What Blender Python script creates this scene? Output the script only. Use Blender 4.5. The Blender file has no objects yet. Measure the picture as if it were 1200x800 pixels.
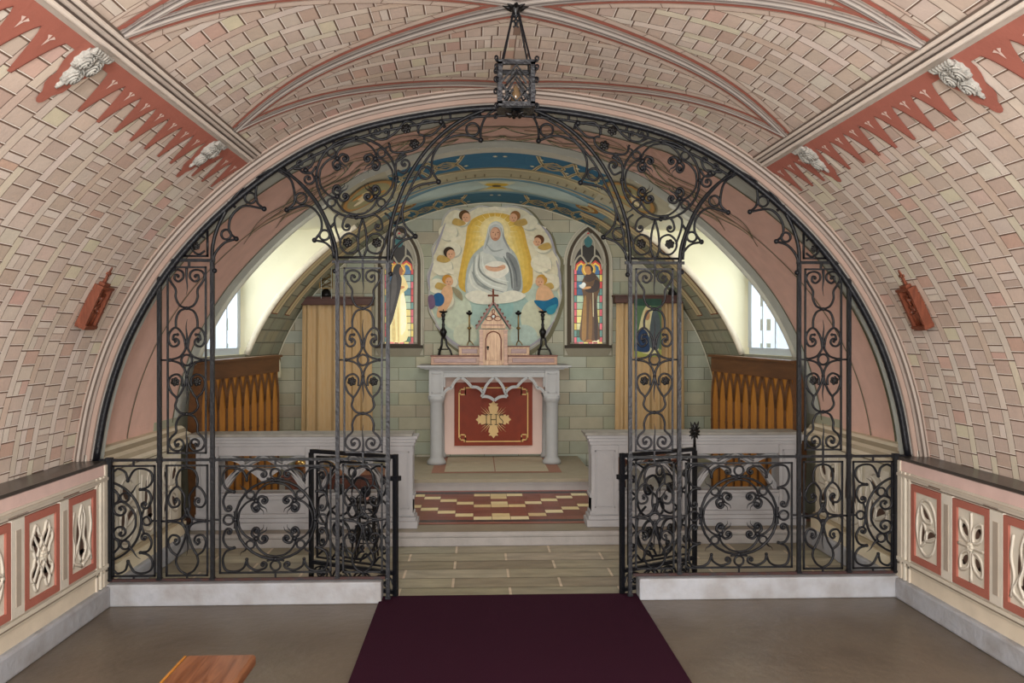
import bpy, bmesh, math, random
from mathutils import Vector, Matrix
from mathutils.geometry import tessellate_polygon
random.seed(7)
PI = math.pi
SC = bpy.context.scene
COL = SC.collection

# ---------------------------------------------------------------- camera
CX, CY, CZ, F = -0.180, 0.0, 1.48, 1000.0
YAW = 0.040
cam_d = bpy.data.cameras.new('camera'); cam = bpy.data.objects.new('camera', cam_d)
COL.objects.link(cam); SC.camera = cam
cam_d.sensor_width = 36.0; cam_d.lens = F * 36.0 / 1200.0
cam_d.clip_start = 0.05
cam.location = (CX, CY, CZ)
cam.rotation_euler = (PI / 2 - math.atan(3 / 1000.0), 0, -YAW)
RM = cam.rotation_euler.to_matrix()

def ray(px, py):
    return RM @ Vector(((px - 600.0) / F, -(py - 400.0) / F, -1.0))
def W(px, py, Y):                       # photograph position -> place in the room on the plane at depth Y
    d = ray(px, py); t = (Y - CY) / d.y
    return Vector((CX + d.x * t, Y, CZ + d.z * t))
def WX(px, X):                          # depth at which a photograph column meets the side plane x = X
    d = ray(px, 400); return CY + d.y * (X - CX) / d.x

# ---------------------------------------------------------------- colour and materials
def lin(c):
    c = c / 255.0
    return c / 12.92 if c <= 0.04045 else ((c + 0.055) / 1.055) ** 2.4
def C3(rgb): return (lin(rgb[0]), lin(rgb[1]), lin(rgb[2]), 1.0)
def jit(rgb, a=6):
    k = random.uniform(-a, a)
    return tuple(max(0, min(255, v + k + random.uniform(-a * .3, a * .3))) for v in rgb)

def mat(name, rgb=None, rough=.7, metal=0., noise=0., nscale=6., bump=0., bscale=40., attr=False, emit=0., spec=.4, stretch=None, rgb2=None):
    m = bpy.data.materials.new(name); m.use_nodes = True
    nt = m.node_tree; N = nt.nodes; L = nt.links
    b = N['Principled BSDF']
    b.inputs['Roughness'].default_value = rough; b.inputs['Metallic'].default_value = metal
    b.inputs['Specular IOR Level'].default_value = spec
    tc = N.new('ShaderNodeTexCoord'); mp = N.new('ShaderNodeMapping'); L.new(tc.outputs['Object'], mp.inputs['Vector'])
    if stretch: mp.inputs['Scale'].default_value = stretch
    src = None
    if attr:
        a = N.new('ShaderNodeAttribute'); a.attribute_name = 'Col'; src = a.outputs['Color']
    if noise or rgb2:
        nz = N.new('ShaderNodeTexNoise'); nz.inputs['Scale'].default_value = nscale; nz.inputs['Detail'].default_value = 6
        L.new(mp.outputs['Vector'], nz.inputs['Vector'])
        if rgb2:
            rp = N.new('ShaderNodeValToRGB'); rp.color_ramp.elements[0].position = .35; rp.color_ramp.elements[1].position = .65
            rp.color_ramp.elements[0].color = C3(rgb); rp.color_ramp.elements[1].color = C3(rgb2)
            L.new(nz.outputs['Fac'], rp.inputs['Fac']); src = rp.outputs['Color']
        if noise:
            mr = N.new('ShaderNodeMapRange'); mr.inputs['To Min'].default_value = 1 - noise; mr.inputs['To Max'].default_value = 1 + noise
            mr.inputs['From Min'].default_value = .25; mr.inputs['From Max'].default_value = .75
            L.new(nz.outputs['Fac'], mr.inputs['Value'])
            mx = N.new('ShaderNodeVectorMath'); mx.operation = 'SCALE'
            if src: L.new(src, mx.inputs[0])
            else: mx.inputs[0].default_value = C3(rgb)[:3]
            L.new(mr.outputs['Result'], mx.inputs['Scale']); src = mx.outputs['Vector']
    if src: L.new(src, b.inputs['Base Color'])
    else: b.inputs['Base Color'].default_value = C3(rgb)
    if emit:
        if src: L.new(src, b.inputs['Emission Color'])
        else: b.inputs['Emission Color'].default_value = C3(rgb)
        b.inputs['Emission Strength'].default_value = emit
    if bump:
        n2 = N.new('ShaderNodeTexNoise'); n2.inputs['Scale'].default_value = bscale; n2.inputs['Detail'].default_value = 5
        L.new(mp.outputs['Vector'], n2.inputs['Vector'])
        bp = N.new('ShaderNodeBump'); bp.inputs['Strength'].default_value = bump; bp.inputs['Distance'].default_value = .01
        L.new(n2.outputs['Fac'], bp.inputs['Height']); L.new(bp.outputs['Normal'], b.inputs['Normal'])
    return m

M = {}
M['paint'] = mat('painted_plaster', attr=True, rough=.8, noise=.07, nscale=9, bump=.12, bscale=60, spec=.25)
M['art'] = mat('painted_mural', attr=True, rough=.8, noise=.12, nscale=22, spec=.2)
M['stained'] = mat('stained_glass', attr=True, rough=.3, noise=.12, nscale=30, emit=.5)  # own emission stands in for daylight coming through the glass
M['iron'] = mat('wrought_iron', (17, 18, 23), rough=.42, metal=.1, noise=.35, nscale=25, bump=.3, bscale=70, spec=.35)
M['iron_worn'] = mat('worn_wrought_iron', (28, 28, 33), rough=.4, metal=.15, noise=.45, nscale=18, bump=.4, bscale=60)
M['rust'] = mat('rusted_iron_rail', (84, 52, 46), rough=.7, metal=.3, noise=.4, nscale=14, rgb2=(48, 46, 50))
M['concrete'] = mat('pale_concrete', (178, 181, 188), rough=.85, noise=.16, nscale=7, bump=.4, bscale=30, spec=.2, rgb2=(146, 145, 146))
M['step'] = mat('grey_step_stone', (172, 166, 162), rough=.8, noise=.14, nscale=9, bump=.2, bscale=35, spec=.2, rgb2=(150, 146, 142))
M['ledge'] = mat('dark_ledge_paint', (66, 60, 56), rough=.28, noise=.2, nscale=8)
M['grey'] = mat('grey_painted_stone', (168, 168, 167), rough=.6, noise=.05, nscale=10, bump=.08, bscale=50, spec=.3)
M['railgrey'] = mat('grey_painted_concrete', (166, 164, 165), rough=.7, noise=.07, nscale=8, bump=.12, bscale=40, spec=.25)
M['railcap'] = mat('worn_stone_cap', (140, 136, 128), rough=.6, noise=.25, nscale=10, bump=.15)
M['cream'] = mat('cream_plaster', (232, 226, 196), rough=.85, noise=.03, nscale=4, bump=.08, spec=.15)
M['frame'] = mat('window_frame_paint', (196, 206, 218), rough=.5)
M['brass'] = mat('aged_brass', (150, 124, 78), rough=.35, metal=.8, noise=.25, nscale=20)
M['gold'] = mat('polished_brass', (196, 160, 96), rough=.25, metal=.9)
M['white'] = mat('pale_patina', (200, 212, 208), rough=.6, noise=.15)
M['dark'] = mat('black_bronze', (24, 22, 22), rough=.35, metal=.4)
M['carpet'] = mat('purple_carpet', (56, 27, 42), rough=1.0, noise=.16, nscale=220, bump=.8, bscale=400, spec=.05)

def wood(name, c1, c2, rough=.35, scale=3., axis='X', grain=7.):
    m = bpy.data.materials.new(name); m.use_nodes = True
    nt = m.node_tree; N = nt.nodes; L = nt.links; b = N['Principled BSDF']
    tc = N.new('ShaderNodeTexCoord'); mp = N.new('ShaderNodeMapping'); L.new(tc.outputs['Object'], mp.inputs['Vector'])
    sc = {'X': (.12, 1, 1), 'Y': (1, .12, 1), 'Z': (1, 1, .12)}[axis]
    mp.inputs['Scale'].default_value = tuple(v * scale for v in sc)
    nz = N.new('ShaderNodeTexNoise'); nz.inputs['Scale'].default_value = grain; nz.inputs['Detail'].default_value = 8; nz.inputs['Distortion'].default_value = 1.2
    L.new(mp.outputs['Vector'], nz.inputs['Vector'])
    rp = N.new('ShaderNodeValToRGB'); rp.color_ramp.elements[0].position = .32; rp.color_ramp.elements[1].position = .68
    rp.color_ramp.elements[0].color = C3(c1); rp.color_ramp.elements[1].color = C3(c2)
    L.new(nz.outputs['Fac'], rp.inputs['Fac']); L.new(rp.outputs['Color'], b.inputs['Base Color'])
    bp = N.new('ShaderNodeBump'); bp.inputs['Strength'].default_value = .15; bp.inputs['Distance'].default_value = .004
    L.new(nz.outputs['Fac'], bp.inputs['Height']); L.new(bp.outputs['Normal'], b.inputs['Normal'])
    b.inputs['Roughness'].default_value = rough
    return m
M['oak'] = wood('polished_oak', (98, 56, 32), (140, 92, 62), .3, 4., 'Y', 9.)
M['amber'] = wood('amber_pine', (158, 102, 34), (182, 122, 46), .5, 3., 'Z')
M['brown'] = wood('dark_brown_wood', (84, 52, 26), (106, 68, 36), .45, 3., 'Y')
M['redwood'] = wood('carved_red_wood', (96, 48, 30), (124, 66, 44), .4, 8., 'Z')
M['tabwood'] = wood('light_carved_wood', (166, 124, 86), (206, 168, 128), .4, 8., 'Z')
M['gradwood'] = wood('gradine_wood', (138, 92, 60), (178, 130, 94), .35, 6., 'X')
M['mauve'] = wood('stained_inset_wood', (120, 84, 76), (150, 110, 98), .35, 8., 'X')
M['pelmet'] = wood('pelmet_wood', (62, 30, 18), (86, 44, 28), .5, 5., 'X')
M['cloth'] = mat('tan_curtain_cloth', (206, 178, 138), rough=.95, noise=.12, nscale=14, stretch=(6, 6, .5), bump=.2, bscale=120, spec=.05, rgb2=(190, 158, 114))

# ---------------------------------------------------------------- mesh builder
class MB:
    def __init__(s): s.v = []; s.f = []; s.c = []
    def quad(s, a, b, c, d, col=None): s.poly([a, b, c, d], col)
    def poly(s, pts, col=None):
        n = len(s.v); s.v += [tuple(p) for p in pts]; s.f.append(tuple(range(n, n + len(pts)))); s.c.append(col)
    def box(s, x0, x1, y0, y1, z0, z1, col=None):
        x0, x1 = min(x0, x1), max(x0, x1); y0, y1 = min(y0, y1), max(y0, y1); z0, z1 = min(z0, z1), max(z0, z1)
        n = len(s.v)
        s.v += [(x, y, z) for x in (x0, x1) for y in (y0, y1) for z in (z0, z1)]
        for f in ((0, 1, 3, 2), (4, 6, 7, 5), (0, 4, 5, 1), (2, 3, 7, 6), (0, 2, 6, 4), (1, 5, 7, 3)):
            s.f.append(tuple(n + i for i in f)); s.c.append(col)
    def tube(s, pts, r, n=6, col=None, closed=False, up=None, flat=1.0):
        P = [Vector(p) for p in pts]; k = len(P)
        if k < 2: return
        rr = r if isinstance(r, (list, tuple)) else [r] * k
        base = len(s.v); ref = Vector(up) if up else None
        for i in range(k):
            if closed: t = P[(i + 1) % k] - P[i - 1]
            else: t = P[min(i + 1, k - 1)] - P[max(i - 1, 0)]
            if t.length < 1e-9: t = Vector((0, 0, 1))
            t.normalize()
            a = ref if ref else Vector((0, 1, 0))
            if abs(t.dot(a)) > .95: a = Vector((1, 0, 0)) if abs(t.x) < .9 else Vector((0, 0, 1))
            e1 = t.cross(a).normalized(); e2 = t.cross(e1).normalized()
            for j in range(n):
                an = 2 * PI * (j + .5) / n
                q = P[i] + e1 * (math.cos(an) * rr[i]) + e2 * (math.sin(an) * rr[i] * flat)
                s.v.append(tuple(q))
        m = k if closed else k - 1
        for i in range(m):
            for j in range(n):
                a0 = base + i * n + j; a1 = base + i * n + (j + 1) % n
                b0 = base + ((i + 1) % k) * n + j; b1 = base + ((i + 1) % k) * n + (j + 1) % n
                s.f.append((a0, a1, b1, b0)); s.c.append(col)
        if not closed:
            s.f.append(tuple(base + j for j in range(n))[::-1]); s.c.append(col)
            s.f.append(tuple(base + (k - 1) * n + j for j in range(n))); s.c.append(col)
    def lathe(s, prof, o=(0, 0, 0), n=16, col=None, square=False):
        base = len(s.v); o = Vector(o)
        if square: n = 4
        for r, z in prof:
            for j in range(n):
                an = 2 * PI * (j + (.5 if square else 0)) / n; q = r * (1.41421 if square else 1)
                s.v.append((o.x + q * math.cos(an), o.y + q * math.sin(an), o.z + z))
        for i in range(len(prof) - 1):
            for j in range(n):
                s.f.append((base + i * n + j, base + i * n + (j + 1) % n, base + (i + 1) * n + (j + 1) % n, base + (i + 1) * n + j)); s.c.append(col)
        s.f.append(tuple(base + j for j in range(n))[::-1]); s.c.append(col)
        s.f.append(tuple(base + (len(prof) - 1) * n + j for j in range(n))); s.c.append(col)
    def ball(s, c, r, n=8, sc=(1, 1, 1), col=None, rot=None):
        base = len(s.v); c = Vector(c); m = max(4, n // 2 + 1)
        for i in range(m + 1):
            th = PI * i / m
            for j in range(n):
                ph = 2 * PI * j / n
                q = Vector((math.sin(th) * math.cos(ph) * r * sc[0], math.sin(th) * math.sin(ph) * r * sc[1], math.cos(th) * r * sc[2]))
                if rot: q = rot @ q
                s.v.append(tuple(c + q))
        for i in range(m):
            for j in range(n):
                s.f.append((base + i * n + j, base + (i + 1) * n + j, base + (i + 1) * n + (j + 1) % n, base + i * n + (j + 1) % n)); s.c.append(col)
    def prism(s, pts, y0, y1, col=None, side=None):       # outline (x, z) given depth from y0 (front) to y1
        tr = tessellate_polygon([[Vector((p[0], p[1], 0)) for p in pts]])
        n = len(s.v); k = len(pts)
        s.v += [(p[0], y0, p[1]) for p in pts] + [(p[0], y1, p[1]) for p in pts]
        for t in tr:
            s.f.append(tuple(n + i for i in t)); s.c.append(col)
            s.f.append(tuple(n + k + i for i in t[::-1])); s.c.append(col)
        for i in range(k):
            j = (i + 1) % k
            s.f.append((n + i, n + j, n + k + j, n + k + i)); s.c.append(side or col)
    def build(s, name, m, parent=None, smooth=False, M4=None):
        me = bpy.data.meshes.new(name); me.from_pydata(s.v, [], s.f)
        if any(c is not None for c in s.c):
            at = me.color_attributes.new('Col', 'FLOAT_COLOR', 'CORNER')
            buf = []
            for p, c in zip(me.polygons, s.c):
                cc = C3(c) if c is not None else (.5, .5, .5, 1)
                buf += list(cc) * p.loop_total
            at.data.foreach_set('color', buf)
        bm = bmesh.new(); bm.from_mesh(me)
        if smooth: bmesh.ops.remove_doubles(bm, verts=bm.verts, dist=1e-5)
        bmesh.ops.recalc_face_normals(bm, faces=bm.faces); bm.to_mesh(me); bm.free()
        me.materials.append(m)
        if smooth: me.polygons.foreach_set('use_smooth', [True] * len(me.polygons))
        o = bpy.data.objects.new(name, me); COL.objects.link(o)
        if parent: o.parent = parent
        return o

def thing(name, label, cat, loc=(0, 0, 0), rotz=0, group=None):
    o = bpy.data.objects.new(name, None); COL.objects.link(o); o.location = loc; o.rotation_euler = (0, 0, rotz)
    o['label'] = label; o['category'] = cat
    if group: o['group'] = group
    bpy.context.view_layer.update()
    return o
def tag(o, label, cat, group=None):
    o['label'] = label; o['category'] = cat
    if group: o['group'] = group
    return o
def struct(o, label=None):
    o['kind'] = 'structure'
    if label: o['label'] = label
    return o
def shift(mb, loc, rotz=0):             # bring room coordinates into a thing's own frame
    c, s = math.cos(-rotz), math.sin(-rotz)
    out = []
    for x, y, z in mb.v:
        x -= loc[0]; y -= loc[1]; z -= loc[2]
        out.append((x * c - y * s, x * s + y * c, z))
    mb.v = out; return mb

def cr(pts, n=6, closed=False):         # smooth curve through points
    P = [Vector(p) for p in pts]; k = len(P); out = []
    rng = range(k) if closed else range(k - 1)
    for i in rng:
        if closed: p0, p1, p2, p3 = P[i - 1], P[i], P[(i + 1) % k], P[(i + 2) % k]
        else:
            p1, p2 = P[i], P[i + 1]
            p0 = P[i - 1] if i > 0 else p1 * 2 - p2
            p3 = P[i + 2] if i + 2 < k else p2 * 2 - p1
        for j in range(n):
            t = j / n
            out.append(.5 * ((2 * p1) + (p2 - p0) * t + (2 * p0 - 5 * p1 + 4 * p2 - p3) * t * t + (3 * p1 - p0 - 3 * p2 + p3) * t ** 3))
    if not closed: out.append(P[-1])
    return out

class Prof:                             # a vault profile (x, z), apex in the middle; at(s) by arc length
    def __init__(s, half, off=0.0):
        P = [Vector((-x, z)) for x, z in half[::-1]] + [Vector((x, z)) for x, z in half[1:]]
        C = cr(P, 12)
        if off:
            Q = []
            for i, p in enumerate(C):
                t = C[min(i + 1, len(C) - 1)] - C[max(i - 1, 0)]; t.normalize()
                Q.append(p + Vector((-t.y, t.x)) * off)
            C = Q
        s.C = C; s.d = [0]
        for i in range(1, len(C)): s.d.append(s.d[-1] + (C[i] - C[i - 1]).length)
        s.L = s.d[-1]; s.H = s.L / 2
    def at(s, q):                       # q from -H (left foot) to +H (right foot)
        t = max(0, min(s.L, q + s.H)); lo, hi = 0, len(s.d) - 1
        while hi - lo > 1:
            m = (lo + hi) // 2
            if s.d[m] <= t: lo = m
            else: hi = m
        a = (t - s.d[lo]) / max(1e-9, s.d[hi] - s.d[lo]); p = s.C[lo].lerp(s.C[hi], a)
        tg = (s.C[hi] - s.C[lo]).normalized()
        return p, Vector((tg.y, -tg.x))          # inward normal
    def P(s, Y, q, off=0.0):
        p, n = s.at(q); return Vector((p.x + n.x * off, Y, p.y + n.y * off))
    def find(s, z):                     # positive q whose height is z
        lo, hi = 0, s.H
        for _ in range(40):
            m = (lo + hi) / 2
            if s.at(m)[0].y > z: lo = m
            else: hi = m
        return lo

ARCH = [(0, 2.79), (.47, 2.745), (.93, 2.632), (1.29, 2.446), (1.63, 2.17), (1.905, 1.86), (2.115, 1.50), (2.24, 1.14), (2.303, .80), (2.306, .76)]
CHAN = [(0, 2.96), (.5, 2.90), (.94, 2.75), (1.15, 2.64), (1.6, 2.31), (1.97, 1.93), (2.20, 1.58), (2.34, 1.24), (2.42, .9), (2.43, .66)]
OPEN = Prof(ARCH); NAVE = Prof(ARCH, .105); CH = Prof(CHAN)
YS = 4.82                               # depth of the iron screen
YB = 9.25                               # end wall of the chancel

def ribbon(mb, prof, path, w, col, off=.003, w2=None):   # path of (Y, s) on a vault
    k = len(path); L = []; R = []
    for i, p in enumerate(path):
        a = path[max(i - 1, 0)]; b = path[min(i + 1, k - 1)]
        dy, ds = b[0] - a[0], b[1] - a[1]; l = math.hypot(dy, ds) or 1
        ww = w if w2 is None else w + (w2 - w) * i / (k - 1)
        ny, ns = -ds / l * ww / 2, dy / l * ww / 2
        L.append(prof.P(p[0] + ny, p[1] + ns, off)); R.append(prof.P(p[0] - ny, p[1] - ns, off))
    for i in range(k - 1): mb.quad(L[i], L[i + 1], R[i + 1], R[i], col)
def lerp_path(a, b, n=16): return [(a[0] + (b[0] - a[0]) * i / n, a[1] + (b[1] - a[1]) * i / n) for i in range(n + 1)]
# ================================================================ the shell
# ---- floors
YF = 6.10; L1 = .10; L2 = .21; YT = 7.75
mb = MB(); mb.box(-2.6, 2.6, -2.2, YS + .06, -.08, 0)
fl = mb.build('floor', mat('worn_brown_concrete_floor', (118, 107, 93), rough=.34, noise=.26, nscale=3.2, bump=.3, bscale=18, rgb2=(92, 82, 71), spec=.5)); struct(fl, 'worn brown-grey concrete floor of the nave')
# chancel flagstones: rows with pale joints
mb = MB()
mb.box(-2.6, 2.6, YS + .06, YF + .02, -.08, -.004, (120, 108, 92))
rows = [YS + .06 + i * (YF - YS - .06) / 6 for i in range(7)]
for r in range(6):
    y0, y1 = rows[r] + .004, rows[r + 1] - .004
    offx = 0.01 if r % 2 == 0 else .32
    x = -2.6 + offx - .65
    while x < 2.6:
        c = random.choice([(154, 146, 124), (166, 158, 136), (140, 132, 110), (148, 142, 120)])
        a, b = max(x + .009, -2.6), min(x + .65 - .009, 2.6)
        if b > a: mb.quad((a, y0, 0), (b, y0, 0), (b, y1, 0), (a, y1, 0), jit(c, 6))
        if -2.6 < x < 2.6: mb.quad((x - .008, y0, 0), (x + .008, y0, 0), (x + .008, y1, 0), (x - .008, y1, 0), (206, 190, 166))
        x += .65
o = mb.build('floor_chancel', mat('painted_flagstones', attr=True, rough=.4, noise=.25, nscale=5, bump=.15, spec=.4, stretch=(1, 3, 1))); struct(o, 'olive-grey painted flagstones behind the iron screen')
# step one with bullnose
mb = MB()
mb.box(-2.6, 2.6, YF + .02, YB, -.05, L1 - .002)
mb.tube([(-2.6, YF + .02, L1 - .022), (2.6, YF + .02, L1 - .022)], .022, 10)
mb.box(-2.6, 2.6, YF + .012, YF + .05, 0, L1 - .03)
o = mb.build('floor_step', M['step']); struct(o, 'long low grey step running under the pale rails')
# tiled floor on step one
mb = MB()
z = L1
mb.quad((-2.6, YF + .02, z), (2.6, YF + .02, z), (2.6, YF + .26, z), (-2.6, YF + .26, z), (140, 130, 112))
yA, yB_ = YF + .26, YT
mb.quad((-2.6, yA, z), (2.6, yA, z), (2.6, yB_, z), (-2.6, yB_, z), (120, 68, 58))
rd = [(132, 78, 66), (122, 70, 60), (126, 74, 64)]; ye = [(232, 214, 170), (226, 206, 156), (216, 190, 140)]
def tq(x0, x1, y0, y1, c): mb.quad((x0 + .002, y0 + .002, z + .003), (x1 - .002, y0 + .002, z + .003), (x1 - .002, y1 - .002, z + .003), (x0 + .002, y1 - .002, z + .003), c)
tq(-2.6, 2.6, yA, yA + .06, (150, 92, 80)); tq(-2.6, 2.6, yB_ - .06, yB_, (150, 84, 74))
for k in range(37):
    x0 = -2.6 + k * .1411; tq(x0, x0 + .1411, yA + .06, yA + .14, (62, 54, 54)); tq(x0, x0 + .1411, yB_ - .16, yB_ - .06, (62, 54, 58))
nR = 9; ya, yb = yA + .14, yB_ - .16; hR = (yb - ya) / nR; tw = .143
for r in range(nR):
    for k in range(-18, 19):
        a = abs(k); c = random.choice(rd); b = nR - 1 - r
        on = (a == 0 and b in (0, 1, 3, 4, 7, 8)) or (a > 0 and (b == 5 - a or b == 9 - a or (a == 1 and b == 0)))
        if on: c = random.choice(ye)
        tq(k * tw - tw / 2, k * tw + tw / 2, ya + r * hR, ya + (r + 1) * hR, jit(c, 4))
o = mb.build('floor_tiles', mat('glazed_floor_tiles', attr=True, rough=.35, noise=.08, nscale=12)); struct(o, 'red cream and black tile pattern between the two steps')
# altar platform
mb = MB(); XP = .90
mb.box(-XP, XP, YT, YB - .02, L1, L2 - .03, (168, 164, 160)); mb.box(-XP - .0, XP, YT - .015, YB - .02, L2 - .03, L2, (158, 148, 128))
zt = L2 + .002
mb.quad((-.62, YT + .33, zt), (.62, YT + .33, zt), (.62, YB - .02, zt), (-.62, YB - .02, zt), (158, 116, 98))
for x0, x1 in ((-.50, -.02), (-.01, .50)): mb.quad((x0, YT + .40, zt + .002), (x1, YT + .40, zt + .002), (x1, YB - .02, zt + .002), (x0, YB - .02, zt + .002), (184, 172, 148))
o = mb.build('floor_dais', M['paint']); struct(o, 'raised altar platform with pale slabs and a red border')

# ---- nave vault: woven pattern of long strips and square tiles
Yn0 = -2.0
ZL = .80
SC_ = NAVE.find(2.46); SF = SC_ + .19   # cornice lower edge, foot of the red frieze
def nave_vault():
    mb = MB(); H = NAVE.H
    n = 90
    base = (150, 126, 112)
    for i in range(n):
        q0, q1 = -H + 2 * H * i / n, -H + 2 * H * (i + 1) / n
        for (y0, y1) in ((Yn0, 2.2), (2.2, YS - .02)):
            mb.quad(NAVE.P(y0, q0), NAVE.P(y1, q0), NAVE.P(y1, q1), NAVE.P(y0, q1), base if y1 > 3 else (196, 178, 164))
    o1 = .003; o2 = .0045
    light = (216, 203, 191); tones = [(204, 187, 173), (200, 182, 168), (207, 192, 179), (196, 177, 163), (206, 186, 172)]
    odd = [(198, 168, 152), (214, 205, 180), (192, 168, 154), (214, 204, 190), (208, 176, 162)]
    def qd(y0, y1, q0, q1, c, off=o1):
        if abs(q1 - q0) > .1:
            k = int(abs(q1 - q0) / .07) + 1
            for j in range(k): qd(y0, y1, q0 + (q1 - q0) * j / k, q0 + (q1 - q0) * (j + 1) / k, c, off)
            return
        mb.quad(NAVE.P(y0, q0, off), NAVE.P(y1, q0, off), NAVE.P(y1, q1, off), NAVE.P(y0, q1, off), c)
    h = .0745; tw = .112; sw = .052; P = tw + sw; nr = int(H / h) + 1
    for side in (-1, 1):
        for i in range(16):
            yt1 = YS - .03 - i * P; yt0 = yt1 - tw; ys0 = yt0 - sw; of = -((i * .36 + (.18 if i % 4 == 2 else 0)) % 1.0) * h
            for r in range(nr + 1):
                qa = max(0, r * h + of); qb = min(r * h + of + h, H - .002)
                if qb - qa < .02: continue
                c = random.choice(tones)
                if random.random() < .16: c = random.choice(odd)
                a, b = side * (qa + .0025), side * (qb - .0085)
                k = random.random()
                if k < .12:
                    m = yt0 + tw * .45
                    qd(yt0 + .002, m - .0015, a, b, jit(light, 5)); qd(m + .0015, yt1 - .002, a, b, jit(c, 5))
                elif k < .2:
                    m = a + (b - a) * .5
                    qd(yt0 + .002, yt1 - .002, a, m - side * .0015, jit(light, 4)); qd(yt0 + .002, yt1 - .002, m + side * .0015, b, jit(c, 5))
                else: qd(yt0 + .002, yt1 - .002, a, b, jit(c, 5))
                qd(yt0 - .002, yt1 + .002, side * (qb - .0085), side * (qb - .005), (238, 230, 220), o2)
                qd(yt0 - .002, yt1 + .002, side * (qb - .005), side * (qb + .0005), (118, 94, 80), o2)
            r = -(i % 3)
            while r < nr:
                ln_ = random.choice((2, 3, 3)); qa = max(0, r * h + of); qb = min((r + ln_) * h + of, H - .002)
                if qb - qa > .03:
                    c = random.choice([light, light, (212, 197, 182), (214, 205, 184), (206, 186, 170)])
                    qd(ys0 + .002, yt0 - .002, side * (qa + .002), side * (qb - .0085), jit(c, 5))
                    qd(ys0, yt0, side * (qb - .0085), side * (qb - .005), (238, 230, 220), o2)
                    qd(ys0, yt0, side * (qb - .005), side * (qb + .0005), (118, 94, 80), o2)
                r += ln_
    # border of square tiles below the end arch and above the ledge
    for side in (-1, 1):
        for k in range(22):
            y1 = YS - .02 - k * .12
            qd(y1 - .118, y1, side * (H - .085), side * (H - .003), jit(random.choice([(206, 184, 168), (210, 176, 158), (204, 190, 172)]), 5), .006)
        qd(2.2, YS - .02, side * (H - .09), side * (H - .085), (118, 94, 80), .006)
        qd(2.2, YS - .02, side * (H - .095), side * (H - .09), (240, 232, 224), .006)
    o = mb.build('ceiling', M['paint']); struct(o, 'curved nave vault painted with a woven pattern of pale tiles')
    return o
nave_vault()

# ---- painted cornices, friezes and ribs of the nave ceiling
YA, Y2c, YBOSS = 2.93, 4.26, 3.60
REDP = (166, 101, 87)
def frieze(side):
    mb = MB(); off = .0075
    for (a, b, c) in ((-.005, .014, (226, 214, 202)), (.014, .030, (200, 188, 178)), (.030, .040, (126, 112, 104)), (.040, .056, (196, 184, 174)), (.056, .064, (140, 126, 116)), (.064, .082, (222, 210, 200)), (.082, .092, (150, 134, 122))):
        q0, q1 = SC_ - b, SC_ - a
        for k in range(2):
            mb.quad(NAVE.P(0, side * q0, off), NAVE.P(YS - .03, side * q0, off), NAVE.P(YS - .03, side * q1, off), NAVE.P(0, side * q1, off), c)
    # raised roll of the cornice
    for dq, r, c in ((.022, .010, (222, 210, 198)), (.049, .008, (190, 178, 168)), (.073, .009, (216, 204, 192))):
        mb.tube([NAVE.P(0, side * (SC_ - dq), .006), NAVE.P(YS - .03, side * (SC_ - dq), .006)], r, 8, c)
    red = jit(REDP, 2); D = .235
    q = lambda t: side * (SC_ + t)
    def strip(rowsl, c, o=off):
        for (t0, a0, b0), (t1, a1, b1) in zip(rowsl, rowsl[1:]):
            mb.quad(NAVE.P(a0, q(t0), o), NAVE.P(b0, q(t0), o), NAVE.P(b1, q(t1), o), NAVE.P(a1, q(t1), o), c)
    strip([(.005, 1.0, YS - .03), (.03, 1.0, YS - .03), (.055, 1.0, YS - .03)], red)
    pitch = .1535; y = YS - .05
    corb = (YA, Y2c)
    k = 0
    while y > 2.2:
        yc = y - pitch / 2
        if min(abs(yc - c) for c in corb) > .09:
            rowsl = []
            for j in range(9):
                t = j / 8; hw = pitch / 2 * (1 - .86 * t ** .72); rowsl.append((.055 + (D - .055) * t, yc - hw, yc + hw))
            strip(rowsl, red)
            # dark edge of the lancet and the pale three-leaf cut
            for sg in (1,):
                pth = [(r_[2] - .002, q(r_[0])) for r_ in rowsl]
                ribbon(mb, NAVE, pth, .004, (110, 58, 48), off + .002)
            for ang in (-.9, 0, .9):
                p0 = (yc, q(.075)); d = (math.sin(ang) * .02, -math.cos(ang) * .022)
                if ang == 0: d = (0, -.02)
                a = (yc + d[0], q(.075 + (.03 if ang == 0 else -.018))); 
                e = .007
                if ang == 0: tri = [(yc - e, q(.078)), (yc + e, q(.078)), (yc, q(.108))]
                else: tri = [(yc, q(.082)), (yc + math.copysign(.006, ang), q(.058)), (yc + math.copysign(.022, ang), q(.064))]
                mb.poly([NAVE.P(a_, b_, off + .002) for a_, b_ in tri], (222, 196, 184))
        y -= pitch; k += 1
    # lobed red ground behind each corbel
    for yc in corb:
        rowsl = []
        for t, hw in ((.03, .10), (.08, .098), (.11, .088), (.14, .07), (.155, .062), (.18, .066), (.205, .06), (.225, .04), (.235, .03), (.25, .030), (.268, .022), (.278, .008)):
            rowsl.append((t, yc - hw, yc + hw))
        strip(rowsl, red, off + .001)
    o = mb.build('trim_frieze_left' if side < 0 else 'trim_frieze_right', M['paint'])
    struct(o, 'painted stone cornice with brick-red lancet frieze on the %s slope of the vault' % ('left' if side < 0 else 'right'))
    return o
for sd in (-1, 1): frieze(sd)

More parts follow.
